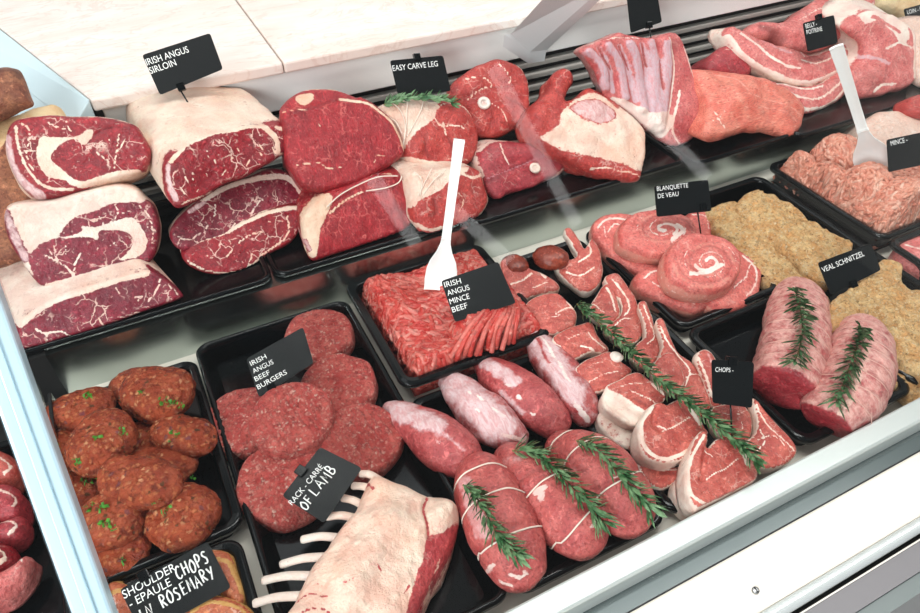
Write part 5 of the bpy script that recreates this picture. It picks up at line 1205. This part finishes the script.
# ------------------------------------------------------------------ breaded schnitzels
SZ = [([(826, 322), (845, 322), (870, 340), (892, 358), (915, 378), (945, 392), (945, 420), (915, 402), (890, 384), (866, 362), (840, 342)], .028, 'lowest schnitzel at the front, its browned edge under the right-hand one', .016),
 ([(764, 272), (790, 286), (815, 300), (842, 322), (830, 332), (812, 320), (796, 305), (780, 296)], .026, 'browned schnitzel edge at the left, beside the nearer tied roast', .016),
 ([(707, 215), (712, 205), (738, 203), (752, 216), (775, 240), (800, 265), (822, 285), (832, 302), (815, 306), (795, 295), (770, 277), (745, 257), (722, 235)], .042, 'left schnitzel alongside the spiral veal slices', .02),
 ([(737, 203), (749, 190), (765, 191), (780, 197), (813, 218), (834, 233), (853, 243), (852, 258), (838, 272), (823, 284), (800, 264), (775, 240), (752, 218)], .056, 'largest schnitzel behind the schnitzel sign', .022),
 ([(832, 302), (856, 280), (872, 264), (886, 259), (902, 266), (906, 284), (922, 290), (950, 300), (950, 388), (915, 370), (890, 352), (868, 338), (846, 330), (828, 322)], .058, 'schnitzel in front of the schnitzel sign at the right edge', .022)]
for i, (ol, z, lab, th) in enumerate(SZ):
    c = np.mean(ol, 0); p = PZ(c[0], c[1], z)
    g = random.Random(i); base_o = resample(crom(ol, 4, True), 6, True); ol2 = [(x + g.uniform(-1, 1), y + g.uniform(-1, 1)) for x, y in base_o]
    o = slab('breaded_schnitzel', ol2, p, (.03, -.10, 1), (0, 0, -th), 'crumb', [], g=1.6, edge=.008, dome=.006, amp=.0055, ascale=45, famp=.0048, fscale=150)
    tag(o, lab, 'schnitzel', 'breaded schnitzels on the long tray')

# pale skinned piece and pink meat on the right
p = PZ(895, 160, .085)
tag(slab('poultry_piece', [(862, 128), (870, 114), (886, 108), (906, 110), (928, 118), (945, 140), (935, 165), (900, 166), (872, 160), (863, 145)], PZ(890, 140, .075), (0, -.4, .9), (0, .03, -.04), 'skin', [], edge=.02, dome=.016, base=dict(fat=.5), amp=.003), 'smooth pale-skinned piece behind the pork mince at the right edge', 'meat joint')
p = PZ(910, 250, .035)
tag(slab('pork_piece', [(896, 252), (902, 240), (914, 236), (935, 232), (950, 260), (935, 275), (910, 266)], p, (0, -.2, 1), (0, 0, -.025), 'pork', [L('f', 2, [(904, 246), (920, 252)], .6)], edge=.01, dome=.006, amp=.004), 'pink pork piece at the right edge in front of the pork mince', 'meat joint')
p = PZ(926, 108, UF + .01)
tag(slab('pork_piece', [(908, 100), (916, 94), (940, 92), (945, 112), (925, 116), (912, 110)], PZ(925, 112, .09 + .02), (0, -.4, .9), (0, .02, -.02), 'leg', [], edge=.008, dome=.004), 'small dark pink piece on the upper step at the right edge', 'meat joint')

# ------------------------------------------------------------------ marinated shoulder chops
MC = [([(205, 550), (222, 547), (234, 556), (240, 575), (248, 600), (238, 612), (222, 600), (212, 575)], .036, 'marinated shoulder chop at the right of the small front tray'),
 ([(104, 590), (116, 578), (132, 584), (146, 600), (150, 630), (112, 632)], .036, 'marinated shoulder chop at the left, under the shoulder sign corner'),
 ([(176, 612), (192, 598), (212, 592), (236, 597), (256, 610), (262, 640), (180, 645)], .044, 'marinated shoulder chop at the bottom edge, yellow-brown and glossy'),
 ([(140, 585), (190, 562), (212, 580), (205, 605), (165, 620), (140, 612)], .024, 'marinated shoulder chop lying beneath the handwritten shoulder sign')]
for i, (ol, z, lab) in enumerate(MC):
    c = np.mean(ol, 0); p = PZ(c[0], c[1], z)
    o = slab('marinated_chop', ol, p, (0, -.1, 1), (0, 0, -z + .007), 'marin', [L('f', 5, [tuple(np.array(ol[0]) * .6 + c * .4), tuple(np.array(ol[2]) * .5 + c * .5), tuple(np.array(ol[4]) * .7 + c * .3)], .7)], edge=.01, dome=.006, amp=.005, rim=(.004, .8), side=dict(fat=.7))
    tag(o, lab, 'marinated chop', 'marinated shoulder chops')

# ------------------------------------------------------------------ neighbouring counter at far left
NB = [([(-30, 452), (-5, 448), (12, 455), (18, 470), (8, 482), (-20, 482), (-35, 470)], .05, 'chop', 'dark red meat piece furthest back in the neighbouring counter'),
 ([(-30, 484), (-8, 480), (14, 484), (22, 500), (20, 515), (0, 522), (-30, 516)], .05, 'legdark', 'red meat piece in the middle of the neighbouring counter, streaked with fat'),
 ([(-30, 516), (0, 520), (22, 514), (26, 528), (16, 540), (-10, 545), (-30, 540)], .045, 'legdark', 'red piece with a fat edge below the streaked one, neighbouring counter'),
 ([(-30, 540), (-4, 540), (10, 544), (14, 556), (4, 570), (-20, 578), (-32, 565)], .045, 'beef', 'round dark red piece above the pale chop, neighbouring counter'),
 ([(-30, 580), (-5, 572), (12, 562), (26, 552), (33, 556), (30, 572), (16, 590), (0, 602), (-30, 610)], .05, 'pork', 'pale pink chop at the bottom left corner in the neighbouring counter')]
for i, (ol, z, mt, lab) in enumerate(NB):
    c = np.mean(ol, 0); p = PZ(c[0], c[1], z)
    tag(slab('meat_piece', ol, p, (.05, -.15, 1), (0, 0, -z + .03), mt, [L('f', 2, [tuple(np.array(ol[1]) * .7 + c * .3), tuple(np.array(ol[3]) * .7 + c * .3), tuple(np.array(ol[4]) * .7 + c * .3)], .8)], edge=.012, dome=.010, amp=.004), lab, 'meat piece')

# ------------------------------------------------------------------ the signs
NS = (-.28, -.66, .70)
z_ = TOPB
sign('black sign reading Irish Angus Sirloin, pinned in the fat cap of the big sirloin joint', [(142, 55), (210, 33), (223, 69), (160, 95)], PZ(186, 100, TOPB + .006), (-.15, -.8, .58),
     [('IRISH ANGUS', (146, 66), (188.5, 52.5), 6.4), ('SIRLOIN', (149.5, 74.5), (176, 65.5), 6.4)], pin=((179, 88), (187, 101), TOPB + .002), clip=(181, 87))
zt = PP(425, 100, P4A[0], P4A[1])[2]
sign('black sign reading Easy Carve Leg above the netted leg joint', [(390, 60.5), (443, 55.5), (451, 91), (398.5, 97)], PZ(425, 97, zt - .002), (-.1, -.85, .5), [('EASY CARVE LEG', (391.5, 71.5), (437, 66.5), 5.4)], pin=((424, 93), (426, 102), zt - .01), clip=(417, 57))
sign('blank black sign at the top edge above the rib rack', [(626, -12), (656, -14), (662, 22), (631, 33)], PY(650, 30, 1.06), (-.1, -.85, .5), pin=((650, 25), (651, 38), PY(651, 38, 1.03)[2]), clip=(649, 25))
sign('black sign reading Belly Poitrine, standing on the layered pork belly', [(803, 23), (834, 15), (838, 43), (808, 51.5)], PY(822, 48, .975), (-.1, -.75, .65), [('BELLY -', (804.5, 29), (816, 26), 4.4), ('POITRINE', (805.5, 35), (821.5, 31), 4.4)], clip=(819, 17))
sign('black sign at the top right edge reading Loin, cut off by the frame', [(904, 9), (926, 3), (931, 37), (907, 22)], PY(915, 30, 1.03), (-.1, -.75, .65), [('LOIN - B', (906, 14.8), (921, 11), 4.2)])
sign('black sign reading Blanquette de Veau, pinned among the veal slices', [(654.5, 186), (708, 179.5), (711.7, 211), (657, 217)], PZ(700, 230, .09), (-.2, -.8, .57), [('BLANQUETTE', (655.5, 191.5), (687, 187.6), 4.6), ('DE VEAU', (656.4, 198.8), (677.5, 196.2), 4.6)], pin=((698, 208), (700.5, 232), .078), clip=(703, 207))
sign('black sign reading Veal Schnitzel, resting among the breaded schnitzels', [(818, 262.7), (871, 243), (881, 270), (831, 295)], PZ(855, 280, .070), (-.2, -.65, .73), [('VEAL SCHNITZEL', (821.5, 273), (863.5, 256), 5.4)], clip=(853, 284), pin=((853, 284), (854, 288), .06))
sign('black sign reading Mince, standing in the pale pork mince at the right edge', [(887, 139.6), (926, 131.5), (932, 163), (889, 172)], PZ(905, 172, .105), (-.15, -.75, .65), [('MINCE -', (889.5, 146.3), (906.5, 142), 4.8)])
sign('black sign reading Irish Angus Mince Beef, standing in the red mince', [(441, 281), (498, 261.5), (516, 303), (455, 322)], PZ(485, 312, .088), (-.25, -.55, .8), [('IRISH', (443.6, 288), (460.5, 283.6), 5.6), ('ANGUS', (446.5, 296.3), (469, 290), 5.6), ('MINCE', (449, 304.7), (469, 298.8), 5.6), ('BEEF', (451.5, 313), (467, 308), 5.6)])
sign('black sign reading Irish Angus Beef Burgers, propped on the burger patties', [(246, 359), (303, 327), (313.5, 363), (259, 397.6)], PZ(282, 385, .068), (-.2, -.5, .84), [('IRISH', (250, 366.5), (266, 358.5), 5.0), ('ANGUS', (252.5, 374), (273, 364), 5.0), ('BEEF', (254.5, 382), (269.5, 374.5), 5.0), ('BURGERS', (257, 390), (286.5, 374), 5.0)], clip=(272, 388))
sign('black sign reading Rack Carré of Lamb with white handwriting, lying by the bare rib bones', [(282, 496), (320, 447), (362, 468), (324, 523)], PZ(322, 485, .075), (-.1, -.35, .93), [('RACK - CARRÉ', (291, 506), (323, 467.5), 6.0)], [('OF', (306, 511), (315.5, 499), 9.5), ('LAMB', (316, 497), (338, 469), 10.5)], clip=(301, 471))
sign('black sign reading Shoulder Epaule Chops in Rosemary, largest sign at the bottom edge', [(119.6, 589.5), (207.6, 541.5), (231, 587.5), (143, 636)], PZ(180, 585, .062), (-.05, -.35, .93), [('SHOULDER', (123, 599.5), (175.5, 570.5), 8.6), ('- EPAULE', (129.5, 608.5), (171, 585.5), 8.6)], [('CHOPS', (178.5, 580), (211.5, 561.5), 13), ('IN', (140, 622), (156, 613.5), 11), ('ROSEMARY', (163, 608.5), (217, 576), 12.5)], clip=(144, 576))
sign('black sign reading Chops, on a thin post among the lamb chops', [(712, 359.5), (754, 362), (752, 408), (713, 403)], PZ(732, 420, .082), (-.15, -.75, .64), [('CHOPS -', (713.5, 372), (732, 372.5), 4.6)], pin=((731.5, 398), (732, 436), .066), clip=(732, 361))

# ------------------------------------------------------------------ light and exposure
wd = bpy.data.worlds.new('world'); bpy.context.scene.world = wd; wd.use_nodes = True
bg = wd.node_tree.nodes['Background']; bg.inputs[0].default_value = (.93, .97, 1, 1); bg.inputs[1].default_value = .24
def area(name, loc, rot, sx_, sy_, power, col=(1, 1, 1)):
    l = bpy.data.lights.new(name, 'AREA'); l.shape = 'RECTANGLE'; l.size = sx_; l.size_y = sy_; l.energy = power; l.color = col
    o = bpy.data.objects.new(name, l); COL.objects.link(o); o.location = loc; o.rotation_euler = rot; return o
area('ceiling_light', (.95, .58, 2.3), (0, 0, 0), 3.4, .5, 56, (1, .98, .96))
area('ceiling_light', (.6, 1.75, 2.3), (0, 0, 0), 3.0, .4, 7, (.96, .98, 1))
for lx, ly, lz, pw in ((-2.1, -.7, 1.7, 38), (-1.8, -1.7, 1.25, 74)):  # added soft fill for surfaces facing the viewer, not a real window
    q = (Vector((.45, .6, .05)) - Vector((lx, ly, lz))).to_track_quat('-Z', 'Y').to_euler()
    area('front_fill_light', (lx, ly, lz), q, 1.2, 1.0, pw, (.96, .98, 1))
# slim tube lamps over the aisle: seen only as streaks in the slanted pane
for (ax_, ay_), (bx, by) in (((.84, -.86), (1.04, -1.32)), ((1.42, -.45), (2.05, -1.55)), ((1.24, -1.16), (1.62, -1.66)), ((2.40, -.95), (3.0, -1.5))):
    ln = math.hypot(bx - ax_, by - ay_)
    area('tube_light', ((ax_ + bx) / 2, (ay_ + by) / 2, 2.3), (0, 0, math.atan2(by - ay_, bx - ax_)), ln, .07, 4.6 * math.pi * ln * .07)
vs = bpy.context.scene.view_settings
vs.view_transform = 'Standard'; vs.look = 'None'; vs.exposure = 0.0; vs.gamma = 1.0; vs.use_curve_mapping = False
